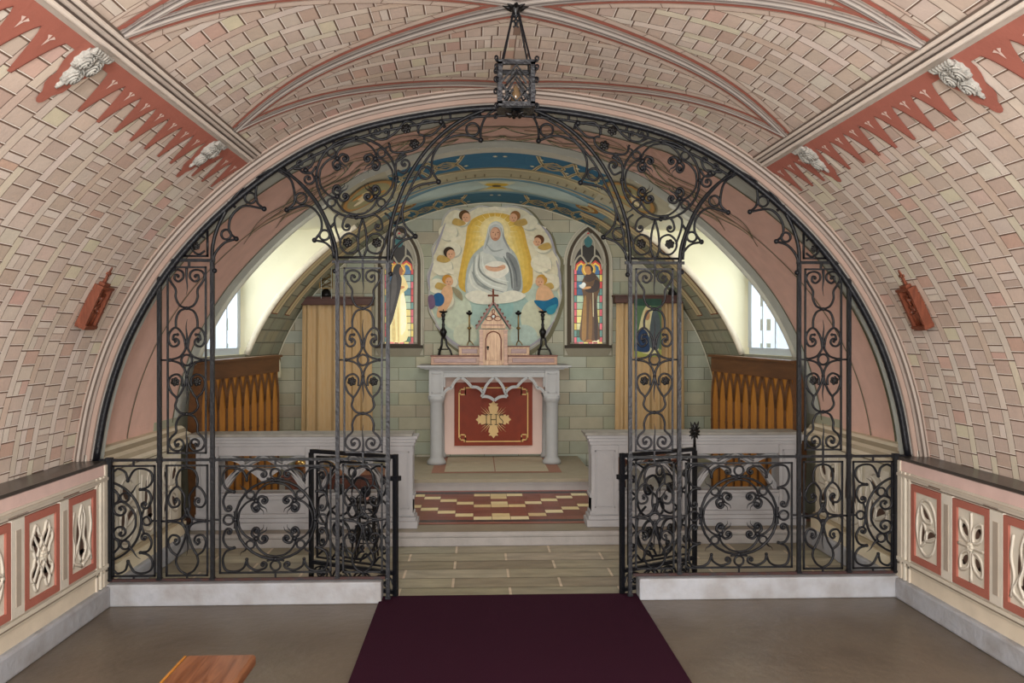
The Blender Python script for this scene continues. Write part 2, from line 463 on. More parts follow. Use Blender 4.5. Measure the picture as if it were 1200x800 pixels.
def rib(mb, a, b, w0, w1, trim0=0):
    path = lerp_path(a, b, 22)
    tones = [(168, 158, 150), (214, 204, 196), (150, 140, 134), (206, 198, 192), (228, 220, 212), (178, 170, 164), (124, 116, 112), (196, 188, 182), (160, 150, 144)]
    def offp(path, f0):
        out = []
        dy, ds = b[0] - a[0], b[1] - a[1]; l = math.hypot(dy, ds)
        for i, p in enumerate(path):
            ww = w0 + (w1 - w0) * i / (len(path) - 1)
            out.append((p[0] - ds / l * ww * f0, p[1] + dy / l * ww * f0))
        return out
    sgn = 1
    ribbon(mb, NAVE, offp(path, 0), (w0 + .13), (206, 188, 174), .0055, w1 + .15)   # border course
    for sg in (-1, 1):
        e = [(p[0], p[1]) for p in offp(path, 0)]
        dy, ds = b[0] - a[0], b[1] - a[1]; l = math.hypot(dy, ds)
        def shiftp(d0, d1): return [(p[0] - ds / l * sg * (d0 + (d1 - d0) * i / 22), p[1] + dy / l * sg * (d0 + (d1 - d0) * i / 22)) for i, p in enumerate(path)]
        ribbon(mb, NAVE, shiftp(w0 / 2 + .012, w1 / 2 + .014), .022, REDP, .007, .03)
        ribbon(mb, NAVE, shiftp(w0 / 2 + .027, w1 / 2 + .032), .003, (150, 126, 112), .0075, .004)
        ribbon(mb, NAVE, shiftp((w0 + .13) / 2, (w1 + .15) / 2), .003, (140, 116, 102), .0075, .004)
        for i in range(2, 22, 3):     # joints of the border course
            A = shiftp(w0 / 2 + .028, w1 / 2 + .033)[i]; B = shiftp(w0 / 2 + .065, w1 / 2 + .075)[i]
            ribbon(mb, NAVE, [A, B], .003, (140, 116, 102), .0078)
    n = len(tones)
    for k, c in enumerate(tones):
        f = (k + .5) / n - .5
        ribbon(mb, NAVE, offp(path, f), w0 / n * 1.06, c, .009 + .006 * (1 - (2 * f) ** 2), w1 / n * 1.06)
qc = SC_ - .09
mb = MB()
for sd in (-1, 1):
    rib(mb, (Y2c, sd * qc), (YBOSS + .03, 0), .06, .125)
    rib(mb, (Y2c, sd * qc), (YS - .07, sd * .03), .05, .085)
    rib(mb, (YA, sd * qc), (YBOSS - .03, 0), .06, .125)
    rib(mb, (YA, sd * qc), (YA, 0), .06, .10)
o = mb.build('trim_vault_ribs', M['paint']); struct(o, 'painted grey ribs edged with brick red crossing the vault at the lantern')

# ---- carved corbels
def corbel(side, yc, label):
    base = NAVE.P(yc, side * SC_, .01)
    t = thing('carved_corbel', label, 'corbel', tuple(base), group='carved leaf corbels under the painted cornice')
    p, nrm = NAVE.at(side * (SC_ + .08)); N3 = Vector((nrm.x, 0, nrm.y)); T = Vector((0, 1, 0))
    a = NAVE.P(yc, side * (SC_ + .02)); b = NAVE.P(yc, side * (SC_ + .20)); D = (b - a).normalized()
    R = Matrix((T, D, N3)).transposed()
    def lobe(dy, dq, ry, rq, name):
        m = MB(); rng = random.Random(int(dy * 1000 + dq * 100))
        c = NAVE.P(yc + dy, side * (SC_ + dq), .006) - base
        m.ball((0, 0, 0), 1, 20, (ry, rq, .028), None, R)
        out = []
        for v in m.v:
            w = Vector(v); l = R.transposed() @ w
            a_ = math.atan2(l.y / rq, l.x / ry); rr = math.hypot(l.x / ry, l.y / rq)
            k = 1 + .10 * math.sin(a_ * 9 + rr * 8)
            out.append(tuple(w * k + c))
        m.v = out
        for s_ in range(5):           # curled leaf veins
            an = s_ * 1.3 + dy * 20
            pts = []
            for j in range(9):
                u = j / 8; rr = .85 * (1 - u * .8); aa = an + u * 3.2
                l = Vector((math.cos(aa) * rr * ry, math.sin(aa) * rr * rq, .028 * math.sqrt(max(0, 1 - rr * rr)) + .004))
                pts.append(tuple(R @ l + c))
            m.tube(pts, .0045, 5)
        return m.build(name, M['corbel'], t, True)
    lobe(-.028, .06, .036, .05, 'leaf'); lobe(.030, .065, .036, .052, 'leaf'); lobe(0, .125, .034, .05, 'leaf')
    m = MB()
    for j in range(7):
        u = (j - 3) / 3 * .055
        c0 = NAVE.P(yc + u * .7, side * (SC_ + .03), .012) - base; c1 = NAVE.P(yc + u * 1.15, side * (SC_ - .004), .03) - base
        m.tube([c0, (c0 + c1) / 2 + N3 * .006, c1], [.012, .011, .004], 6)
    m.build('leaf_tips', M['corbel'], t, True)
    m = MB(); c = NAVE.P(yc, side * (SC_ + .185), .01) - base
    m.ball(c, .011, 8); m.tube([NAVE.P(yc, side * (SC_ + .165), .012) - base, NAVE.P(yc, side * (SC_ + .2), .012) - base], [.012, .005], 6)
    m.build('pendant', M['corbel'], t, True)
M['corbel'] = mat('carved_grey_stone', (158, 155, 148), rough=.9, noise=.32, nscale=45, bump=.9, bscale=90, spec=.2)
corbel(-1, YA, 'grey carved leaf corbel on the left slope, the larger one near the photo corner')
corbel(-1, Y2c, 'grey carved leaf corbel on the left slope, close to the iron arch')
corbel(1, YA, 'grey carved leaf corbel on the right slope, the larger one near the photo corner')
corbel(1, Y2c, 'grey carved leaf corbel on the right slope, close to the iron arch')

# ---- end arch of the nave with stepped mouldings
mb = MB(); n = 96
bands = [(.113, .101, 4.775, 4.775, (150, 84, 72)), (.101, .094, 4.775, 4.78, (166, 150, 138)), (.094, .090, 4.78, 4.785, (120, 104, 94)), (.090, .078, 4.785, 4.765, (140, 128, 118)), (.078, .066, 4.765, 4.77, (168, 156, 147)), (.066, .060, 4.77, 4.785, (112, 100, 92)), (.060, .048, 4.785, 4.79, (146, 133, 124)), (.048, .043, 4.79, 4.79, (108, 94, 86)), (.043, .024, 4.79, 4.80, (160, 138, 126)), (.024, .018, 4.80, 4.805, (128, 110, 100)), (.018, .0, 4.81, 4.83, (150, 144, 138))]
for i in range(n):
    q0, q1 = -OPEN.H + OPEN.L * i / n, -OPEN.H + OPEN.L * (i + 1) / n
    for a, b, ya_, yb_, c in bands:
        mb.quad(OPEN.P(ya_, q0, -a), OPEN.P(ya_, q1, -a), OPEN.P(yb_, q1, -b), OPEN.P(yb_, q0, -b), c)
    mb.quad(OPEN.P(4.83, q0), OPEN.P(4.83, q1), OPEN.P(4.93, q1), OPEN.P(4.93, q0), (170, 174, 168))
    mb.quad(OPEN.P(4.93, q0), OPEN.P(4.93, q1), OPEN.P(4.93, q1, -.4), OPEN.P(4.93, q0, -.4), (176, 180, 174))
    mb.quad(OPEN.P(4.775, q0, -.113), OPEN.P(4.775, q1, -.113), OPEN.P(4.775, q1, -.4), OPEN.P(4.775, q0, -.4), (180, 160, 150))
o = mb.build('trim_arch', M['paint']); struct(o, 'stepped stone moulding with a red edge round the chancel arch')

# ---- kerbs, ledges, plinths, dado walls
mb = MB()
for sd, xe in ((-1, .72), (1, .735)):
    mb = MB(); mb.box(sd * xe, sd * 2.3, YS - .03, YS + .09, 0, .122); 
    o = mb.build('trim_kerb_left' if sd < 0 else 'trim_kerb_right', M['concrete']); struct(o, 'pale concrete kerb under the %s half of the iron screen' % ('left' if sd < 0 else 'right'))
    b = o.modifiers.new('b', 'BEVEL'); b.width = .008; b.segments = 2
    mb = MB(); mb.box(sd * 2.205, sd * 2.4, Yn0, YS - .03, 0, .118); mb.box(sd * 2.205, sd * 2.4, YS + .09, YF, 0, .115)
    o = mb.build('baseboard_left' if sd < 0 else 'baseboard_right', M['concrete']); struct(o, 'pale concrete plinth along the %s wall' % ('left' if sd < 0 else 'right'))
    b = o.modifiers.new('b', 'BEVEL'); b.width = .012; b.segments = 2
    XD = 2.24
    mb = MB(); pk = (214, 186, 178); cm = (214, 204, 188)
    def wq(y0, y1, z0, z1, c, d=0): mb.box(sd * (XD - d), sd * (XD + .2), y0, y1, z0, z1, c)
    wq(Yn0, YS + .01, .10, .80, cm)
    wq(Yn0, YS + .01, .728, .785, pk, .004)
    mb.box(sd * (XD - .004), sd * (XD + .2), Yn0, YS + .01, .785, .79, (150, 130, 122))
    for z0, z1, d, c in ((.716, .728, .008, (200, 190, 176)), (.700, .716, .018, (188, 178, 164)), (.688, .700, .010, (206, 196, 182)), (.680, .688, .004, (130, 118, 106)), (.236, .244, .004, (190, 180, 166)), (.218, .236, .018, (210, 202, 186)), (.206, .218, .010, (140, 128, 114)), (.196, .206, .012, (196, 186, 168)), (.10, .196, .004, (216, 204, 184))):
        wq(Yn0, YS + .01, z0, z1, c, d)
    for y0, c, d in ((4.76, (206, 196, 180), .014), (4.735, (150, 138, 124), .002), (4.715, (214, 206, 190), .016), (4.69, (170, 158, 142), .004), (4.672, (210, 200, 184), .012)):
        wq(y0, y0 + .018, .10, .728, c, d)
    wq(4.78, YS + .01, .10, .785, (200, 192, 176), .012)
    mb.box(sd * 2.335, sd * 2.8, YS - .03, YS + .2, .4, .84, (190, 180, 168))  # hidden block added to stop outside light leaking in at the arch foot
    o = mb.build('wall_left' if sd < 0 else 'wall_right', M['paint']); struct(o, 'painted %s dado wall of the nave with pink band and stone mouldings' % ('left' if sd < 0 else 'right'))
    # ledge
    mb = MB(); mb.box(sd * (XD - .008), sd * 2.46, Yn0, YS - .0, .79, .806)
    o = mb.build('trim_ledge_left' if sd < 0 else 'trim_ledge_right', M['ledge']); struct(o, 'dark ledge on top of the %s dado wall' % ('left' if sd < 0 else 'right'))

# ---- tracery panels of the dado
def tracery(y0, y1, sd, kind, label, z0=.25, z1=.675, red=True, X=2.24, grp='tracery panels along the nave dado'):
    loc = (sd * X, (y0 + y1) / 2, z0)
    t = thing('tracery_panel', label, 'panel', loc, group=grp)
    hw, hh = (y1 - y0) / 2, (z1 - z0) / 2
    # local frame: u along y (positive to the right as seen), v up from centre
    def P(u, v, d): return (-sd * d, u * (1 if sd < 0 else -1), v + hh)
    fw = .036 if red else .012
    if red:
        m = MB()
        for a, b, c, d in ((-hw, hw, hh - fw, hh), (-hw, hw, -hh, -hh + fw), (-hw, -hw + fw, -hh + fw, hh - fw), (hw - fw, hw, -hh + fw, hh - fw)):
            A = P(a, c, .002); B = P(b, d, .016); m.box(A[0], B[0], A[1], B[1], A[2], B[2], REDP)
        m.build('frame', M['paint'], t)
    m = MB(); A = P(-hw + fw, -hh + fw, .001); B = P(hw - fw, hh - fw, .006); m.box(A[0], B[0], A[1], B[1], A[2], B[2], (212, 205, 190))
    m.build('ground', M['paint'], t)
    w, h = hw - fw - .006, hh - fw - .006
    holes = []; ribs = []
    def leaf(cx, cz, ang, ln, wd, bend=0):
        pts = []
        for j in range(15):
            u = j / 14; x = (u - .5) * ln; y = wd * math.sin(PI * u) ** .7 + bend * (1 - (2 * u - 1) ** 2); pts.append((x, y))
        for j in range(13, 0, -1):
            u = j / 14; x = (u - .5) * ln; y = -wd * math.sin(PI * u) ** .7 + bend * (1 - (2 * u - 1) ** 2); pts.append((x, y))
        c, s = math.cos(ang), math.sin(ang)
        return [(cx + (x * c - y * s), cz + (x * s + y * c)) for x, y in pts]
    if kind in ('cross', 'saltire'):
        for k in range(4):
            a = PI / 4 + k * PI / 2
            if kind == 'cross':
                cx, cz = math.cos(a) * w * .62, math.sin(a) * h * .62
                holes.append(leaf(cx * .92, cz * .95, PI / 2, h * .62, w * .2)); holes.append(leaf(cx * .95, cz * 1.0, 0, w * .66, h * .13))
                ribs.append([(cx + math.cos(b) * w * (.36 + .07 * math.cos(4 * b)), cz + math.sin(b) * h * (.38 + .07 * math.cos(4 * b))) for b in [i * PI / 12 for i in range(25)]])
            else:
                cx, cz = math.cos(a) * w * .68, math.sin(a) * h * .62; an = math.atan2(cz, cx)
                holes.append(leaf(cx, cz, an, w * .62, w * .15)); holes.append(leaf(cx * 1.25, cz * 1.2, an + PI / 2, w * .3, w * .06))
                ribs.append(leaf(cx, cz, an, w * 1.1, w * .33) + [leaf(cx, cz, an, w * 1.1, w * .33)[0]])
        for k in range(4):
            a = k * PI / 2 + (0 if kind == 'saltire' else PI / 4)
            ribs.append([(0, 0), (math.cos(a) * w * .5, math.sin(a) * h * .5), (math.cos(a) * w * .98, math.sin(a) * h * .98)])
    elif kind == 'swirl':
        for k in range(3):
            a = PI / 2 + k * 2 * PI / 3
            cx, cz = math.cos(a) * w * .48, math.sin(a) * h * .48
            holes.append(leaf(cx, cz, a + .9, w * .85, w * .14, w * .12))
            ribs.append(leaf(cx, cz, a + .9, w * 1.2, w * .30, w * .14) + [leaf(cx, cz, a + .9, w * 1.2, w * .30, w * .14)[0]])
        ribs.append([(math.cos(b) * w * .92, math.sin(b) * h * .88) for b in [i * PI / 12 for i in range(25)]])
    else:                              # flame
        for s_ in (-1, 1):
            holes.append(leaf(s_ * w * .42, h * .18, PI / 2 + s_ * .12, h * .85, w * .15, s_ * w * .06))
            ribs.append([(0, h * .95), (s_ * w * .3, h * .5), (s_ * w * .18, h * .05), (s_ * w * .5, -h * .35), (s_ * w * .8, -h * .7), (0, -h * .92)])
            ribs.append([(0, h * .7), (s_ * w * .12, h * .1), (s_ * w * .42, -h * .4), (s_ * w * .1, -h * .75)])
            ribs.append([(s_ * w * .8, h * .8), (s_ * w * .95, h * .2), (s_ * w * .75, -h * .3), (s_ * w * .95, -h * .85)])
        holes.append(leaf(0, -h * .38, PI / 2, h * .6, w * .22)); holes.append(leaf(0, -h * .5, 0, w * .7, h * .08))
    for hl in holes:
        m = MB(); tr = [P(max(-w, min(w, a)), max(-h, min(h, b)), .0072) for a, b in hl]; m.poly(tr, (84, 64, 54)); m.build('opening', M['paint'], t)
    m = MB()
    for rb in ribs:
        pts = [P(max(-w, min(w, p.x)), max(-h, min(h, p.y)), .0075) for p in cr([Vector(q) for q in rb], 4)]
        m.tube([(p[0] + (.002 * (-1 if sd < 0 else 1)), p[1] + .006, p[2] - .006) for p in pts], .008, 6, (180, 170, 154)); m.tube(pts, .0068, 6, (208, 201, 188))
    if kind in ('cross', 'saltire'):
        for k in range(6):
            a = k * PI / 3; m.ball(P(math.cos(a) * .014, math.sin(a) * .014, .014), .011, 6, (1, 1, 1), (206, 198, 182))
    m.build('carved_tracery', M['paint'], t, True)
names = {('L', 0): ('flame', 'flame-shaped carved tracery panel in a red frame, left wall beside the iron screen'),
         ('L', 1): ('cross', 'four-leaf cross tracery panel in a red frame, second from the screen on the left wall'),
         ('L', 2): ('swirl', 'tracery panel cut by the left photo edge, its red frame partly seen'),
         ('R', 0): ('swirl', 'three-armed swirl tracery panel in a red frame, right wall beside the iron screen'),
         ('R', 1): ('saltire', 'diagonal four-leaf tracery panel in a red frame, second from the screen on the right wall'),
         ('R', 2): ('flame', 'tracery panel cut by the right photo edge, its red frame partly seen')}
for sd, nm, xs in ((-1, 'L', ((109, 77), (66, 25), (8, -43))), (1, 'R', ((1071, 1106), (1120, 1163), (1180, 1232)))):
    for k, (xa, xb) in enumerate(xs):
        ya_, yb_ = WX(xa, sd * 2.24), WX(xb, sd * 2.24)
        kd, lb = names[(nm, k)]
        tracery(min(ya_, yb_), max(ya_, yb_), sd, kd, lb)
        if k < 2:
            g0 = min(ya_, yb_); g1 = WX(xs[k + 1][0], sd * 2.24)
            m = MB(); m.box(sd * 2.224, sd * 2.24, g0 - .006, g1 + .006, .245, .68, (212, 205, 192)); c = (g0 + g1) / 2
            m.box(sd * 2.221, sd * 2.226, c - .02, c + .02, .29, .63, (168, 156, 142))
            o = m.build('trim_pilaster', M['paint']); struct(o, 'flat stone pilaster between two tracery panels on the %s wall' % ('left' if sd < 0 else 'right'))

# ---- chancel vault
YD0, YD1, ZDc, ZDs = 6.60, 7.90, 2.50, 1.34
qD = CH.find(ZDc); qW = CH.find(ZDs); HC = CH.H
def cgrid(mb, y0, y1, q0, q1, c, off=0, n=None):
    n = n or max(2, int(abs(q1 - q0) / .07))
    for i in range(n):
        a, b = q0 + (q1 - q0) * i / n, q0 + (q1 - q0) * (i + 1) / n
        mb.quad(CH.P(y0, a, off), CH.P(y1, a, off), CH.P(y1, b, off), CH.P(y0, b, off), c)
PINK = (216, 178, 164); GRYB = (186, 190, 182); GRN = (104, 104, 82); CRM = (216, 206, 172); BLU = (54, 112, 144)
mb = MB()
def yg(q):                              # edge of the grey border, pointed towards the crown
    a = abs(q)
    pts = [(0, 5.15), (.14, 5.25), (.22, 5.62), (.5, 5.78), (.9, 5.62), (1.5, 5.34), (2.2, 5.22), (6, 5.22)]
    for (x0, y0), (x1, y1) in zip(pts, pts[1:]):
        if x0 <= a <= x1: return y0 + (y1 - y0) * (a - x0) / (x1 - x0)
cgrid(mb, 6.36, YD0, -HC, HC, GRYB)
NG = 160
for i in range(NG):
    a, b = -HC + 2 * HC * i / NG, -HC + 2 * HC * (i + 1) / NG
    mb.quad(CH.P(4.90, a), CH.P(yg(a), a), CH.P(yg(b), b), CH.P(4.90, b), GRYB)
    mb.quad(CH.P(yg(a), a), CH.P(6.36, a), CH.P(6.36, b), CH.P(yg(b), b), PINK)
ribbon(mb, CH, [(yg(-HC + 2 * HC * i / NG), -HC + 2 * HC * i / NG) for i in range(NG + 1)], .02, (104, 104, 82), .004)
zones = [(YD0, 6.78, (198, 196, 180)), (6.78, 7.36, BLU), (7.36, 7.80, (176, 168, 138)), (7.80, YD1, (120, 152, 168))]
for y0, y1, c in zones:
    cgrid(mb, y0, y1, -.92, .92, c)
    for sd in (-1, 1): cgrid(mb, y0, y1, sd * .92, sd * qD, (188, 184, 160))
for sd in (-1, 1): cgrid(mb, YD0, YD1, sd * qW, sd * HC, (176, 176, 160))
for y0, y1, c in ((YD1, 8.62, (120, 160, 178)), (8.62, YB + .02, BLU)): cgrid(mb, y0, y1, -1.15, 1.15, c)
for sd in (-1, 1): cgrid(mb, YD1, YB + .02, sd * 1.15, sd * HC, (160, 160, 140))
# green outlines and flames on the pink
for sd in (-1, 1):
    ribbon(mb, CH, lerp_path((6.36, sd * 0), (6.36, sd * HC), 60), .018, GRN, .004)
    ribbon(mb, CH, [(p.x, sd * p.y) for p in cr([Vector(v) for v in ((5.55, HC - .12), (5.6, HC - .7), (5.72, HC - 1.3), (5.9, HC - 1.9), (6.3, 1.0))], 12)], .014, GRN, .004)
    rngf = random.Random(4)
    for k in range(5):                 # long flame leaves lying along the arch
        for y_, ln_, wd in ((5.93, .62, .12), (6.2, .46, .07)):
            q0 = .02 + k * .34 + rngf.uniform(-.05, .05)
            ce = lambda u: (y_ + .10 * math.sin(2 * PI * u) * (1 - .3 * u), q0 + ln_ * u)
            for g in (-1, 1):
                hwf = lambda u: wd * math.sin(PI * min(1, u * 1.15) if u < .87 else PI * .9999) ** .9 * g if u < .87 else 0
                pt = [(ce(u)[0] + hwf(u), sd * ce(u)[1]) for u in [v / 18 for v in range(19)]]
                ribbon(mb, CH, pt, .022, GRN, .0045, .008)
                pt = [(ce(u)[0] + hwf(u) * .62, sd * ce(u)[1]) for u in [v / 14 for v in range(1, 13)]]
                ribbon(mb, CH, pt, .010, CRM if g > 0 else (132, 118, 90), .0055, .005)
            ribbon(mb, CH, [(ce(u)[0], sd * (ce(u)[1] + .03)) for u in [v / 10 for v in range(2, 9)]], .026, (140, 120, 92), .005, .006)
    # blue tracery with pale ribs and stars
    for yb0, yb1 in ((6.78, 7.36), (8.62, 9.24)):
        ymid = (yb0 + yb1) / 2; d = (yb1 - yb0)
        lim = 1.35 if yb0 < 7 else 1.15
        for k in range(5):
            q0 = k * .30
            for pth in ([(yb0, q0), (yb0 + d * .5, q0 + .07), (yb0 + d * .62, q0 + .22), (yb1, q0 + .30)], [(yb1, q0), (yb0 + d * .5, q0 + .07), (yb0 + d * .4, q0 + .22), (yb0, q0 + .30)], [(yb0 + d * .25, q0 + .15), (yb0 + d * .5, q0 + .24), (yb0 + d * .75, q0 + .15), (yb0 + d * .5, q0 + .06), (yb0 + d * .25, q0 + .15)]):
                if q0 + .3 > lim + .1 or (k == 0 and lim > 1.1) or (yb0 < 7 and q0 > .62): continue
                ribbon(mb, CH, [(p.x, sd * p.y) for p in cr([Vector(v) for v in pth], 8)], .036, (206, 192, 152), .005)
                ribbon(mb, CH, [(p.x, sd * p.y) for p in cr([Vector(v) for v in pth], 8)], .010, (120, 108, 80), .006)
            for st in ((yb0 + d * .2, q0 + .04), (yb0 + d * .7, q0 + .28)):
                for an in range(4):
                    a = an * PI / 4
                    ribbon(mb, CH, [(st[0] - math.cos(a) * .03, sd * (st[1] - math.sin(a) * .02)), (st[0] + math.cos(a) * .03, sd * (st[1] + math.sin(a) * .02))], .008, (226, 224, 190), .0065)
    # cream ribs edged with red on the far bay
    for yc, w in ((8.20, .25), (8.74, .22)):
        q1 = CH.find(1.72)
        ribbon(mb, CH, lerp_path((yc, sd * .9), (yc, sd * q1), 30), w, (150, 92, 70), .005)
        ribbon(mb, CH, lerp_path((yc, sd * .9), (yc, sd * (q1 - .012)), 30), w * .86, (226, 210, 168), .007)
        ribbon(mb, CH, lerp_path((yc, sd * .9), (yc, sd * (q1 - .012)), 30), w * .10, (180, 160, 120), .009)
    # block courses on the far bay
    for j in range(22):
        q = HC - j * .135
        if q < 1.2: break
        ribbon(mb, CH, [(YD1, sd * q), (YB, sd * q)], .008, (112, 112, 94), .003)
        for y_ in ([8.35, 8.85] if j % 2 else [8.1, 8.6, 9.05]):
            ribbon(mb, CH, [(y_, sd * q), (y_, sd * (q - .135))], .008, (112, 112, 94), .003)
        for y0, y1 in ((7.93, 8.3), (8.4, 8.8), (8.9, 9.2)):
            cgrid(mb, y0, y1, sd * (q - .01), sd * (q - .12), jit(random.choice([(164, 166, 144), (150, 156, 138), (170, 166, 140)]), 5), .0015, 2)
    # warm painted medallion on the upper slope
    cen = (7.08, 1.14)
    def ell(a, b, c, off, cy=cen[0], cq=cen[1]):
        ring = [CH.P(cy + math.cos(t * PI / 14) * a, sd * (cq + math.sin(t * PI / 14) * b), off) for t in range(28)]
        cc = CH.P(cy, sd * cq, off)
        for i in range(28): mb.poly([cc, ring[i], ring[(i + 1) % 28]], c)
    ell(.36, .25, (130, 112, 78), .010); ell(.34, .235, (184, 140, 82), .012); ell(.30, .20, (158, 152, 112), .014)
    for a_, b_, c_, o_, y_, q_ in ((.10, .06, (226, 208, 162), .016, -.06, .03), (.05, .10, (206, 140, 60), .017, .12, -.05), (.07, .04, (110, 84, 56), .018, -.16, -.06), (.05, .06, (232, 216, 180), .018, .05, .09), (.08, .03, (96, 84, 60), .019, .0, -.02), (.04, .05, (206, 150, 80), .019, -.14, .08)): ell(a_, b_, c_, o_, cen[0] + y_, cen[1] + q_)
    ell(.16, .12, (170, 120, 60), .010, 8.35, .92); ell(.11, .08, (206, 190, 140), .012, 8.35, .92); ell(.05, .05, (120, 96, 60), .014, 8.37, .9)
# centre of the far sky: pale cloud and gold dove-like burst
def cell(a, b, c, off, cy, cq=0):
    ring = [CH.P(cy + math.cos(t * PI / 16) * a, cq + math.sin(t * PI / 16) * b, off) for t in range(32)]
    cc = CH.P(cy, cq, off)
    for i in range(32): mb.poly([cc, ring[i], ring[(i + 1) % 32]], c)
cell(.30, .95, (170, 186, 178), .004, 8.22); cell(.24, .74, (206, 208, 180), .006, 8.22); cell(.15, .42, (222, 196, 90), .008, 8.22); cell(.10, .26, (206, 170, 60), .010, 8.2); cell(.05, .05, (90, 84, 60), .012, 8.2)
for sg in (-1, 1):
    ribbon(mb, CH, [(p.x, p.y * sg) for p in cr([Vector(v) for v in ((7.80, 0), (7.84, .6), (7.98, 1.1), (8.2, 1.45))], 10)], .05, (206, 192, 152), .006, .03)
    ribbon(mb, CH, [(p.x, p.y * sg) for p in cr([Vector(v) for v in ((7.40, 0), (7.42, .5), (7.50, 1.0), (7.56, 1.3))], 10)], .06, (206, 192, 152), .006, .04)
    for i in range(14): ribbon(mb, CH, [(7.62, sg * (.12 + i * .085)), (7.74, sg * (.12 + i * .085))], .012, (128, 118, 92), .005)
ribbon(mb, CH, lerp_path((YD1 + .0, qD + .0), (YD1 + .0, qD + .02), 2), .01, CRM, .004)
o = mb.build('ceiling_chancel', M['paint']); struct(o, 'painted chancel vault: pink tracery, blue sky bands, stars and cream ribs')

# ---- dormers (window bays) left and right
def dormer(sd):
    XW = 2.36
    mb = MB()
    for Yc in (YD0, YD1):
        n = 20; qs = [qD + (qW - qD) * i / n for i in range(n + 1)]
        arc = [CH.P(Yc, sd * q) for q in qs]
        for a, b in zip(arc, arc[1:]):
            mb.quad(a, b, (sd * XW, Yc, b.z), (sd * XW, Yc, a.z))
    # ceiling of the bay, rising a little inward
    a = CH.P(YD0, sd * qD)
    n = 8
    mb.quad((a.x, YD0, ZDc), (a.x, YD1, ZDc), (sd * XW, YD1, ZDc - .04), (sd * XW, YD0, ZDc - .04))
    mb.box(sd * XW, sd * (XW + .10), YD0 - .04, YD0, ZDs - .03, ZDc + .02); mb.box(sd * XW, sd * (XW + .10), YD1, YD1 + .04, ZDs - .03, ZDc + .02)
    mb.box(sd * XW, sd * (XW + .10), YD0, YD1, ZDc - .05, ZDc + .02); mb.box(sd * (XW - .03), sd * (XW + .12), YD0, YD1, ZDs - .04, ZDs)
    nm = 'left' if sd < 0 else 'right'
    o = mb.build('wall_window_bay_' + nm, M['cream']); struct(o, 'cream plastered window bay cut into the %s side of the chancel vault' % nm)
    mb = MB()
    qs = [qD - .05 + (qW - qD + .05) * i / 24 for i in range(25)]
    mb.tube([CH.P(YD1 + .015, sd * q, .008) for q in qs], .03, 8, (222, 212, 190)); mb.tube([CH.P(YD0 - .02, sd * q, .006) for q in qs], .02, 8, (190, 190, 176))
    mb.tube([CH.P(YD1 + .06, sd * q, .004) for q in qs], .014, 6, (178, 160, 136))
    o = mb.build('trim_bay_' + nm, M['paint'], None, True); struct(o, 'pale rounded rim of the %s window bay' % nm)
    # window
    t = thing('window_1' if sd < 0 else 'window_2', '', 'window', (sd * XW, (YD0 + YD1) / 2, ZDs))
    del t['category']; t['kind'] = 'structure'; t['label'] = 'tall clear daylight window with pale bars on the %s of the chancel' % nm
    hy = (YD1 - YD0) / 2; hz = ZDc - .05 - ZDs
    m = MB(); f = .06
    m.box(0, sd * .07, -hy, hy, 0, f); m.box(0, sd * .07, -hy, hy, hz - f, hz); m.box(0, sd * .07, -hy, -hy + f, f, hz - f); m.box(-sd * .01, sd * .07, hy - .10, hy, f, hz - f)
    m.build('window_frame', M['frame'], t)
    m = MB()
    for y in (-.35, .0, .33): m.box(sd * .02, sd * .05, y - .014, y + .014, f, hz - f)
    m.box(sd * .015, sd * .055, -hy + f, hy - f, hz * .62 - .016, hz * .62 + .016)
    m.build('glazing_bars', M['frame'], t)
    m = MB(); m.box(sd * .033, sd * .037, -hy + f, hy - f, f, hz - f)
    g = m.build('pane', M['glass'], t)
gm = bpy.data.materials.new('clear_window_glass'); gm.use_nodes = True
N = gm.node_tree.nodes; Lk = gm.node_tree.links; N.remove(N['Principled BSDF'])
tr_ = N.new('ShaderNodeBsdfTransparent'); tr_.inputs['Color'].default_value = (.93, .97, 1, 1); gl = N.new('ShaderNodeBsdfGlossy'); gl.inputs['Roughness'].default_value = .05
mx = N.new('ShaderNodeMixShader'); mx.inputs['Fac'].default_value = .06
Lk.new(tr_.outputs[0], mx.inputs[1]); Lk.new(gl.outputs[0], mx.inputs[2]); Lk.new(mx.outputs[0], N['Material Output'].inputs['Surface'])
M['glass'] = gm
dormer(-1); dormer(1)

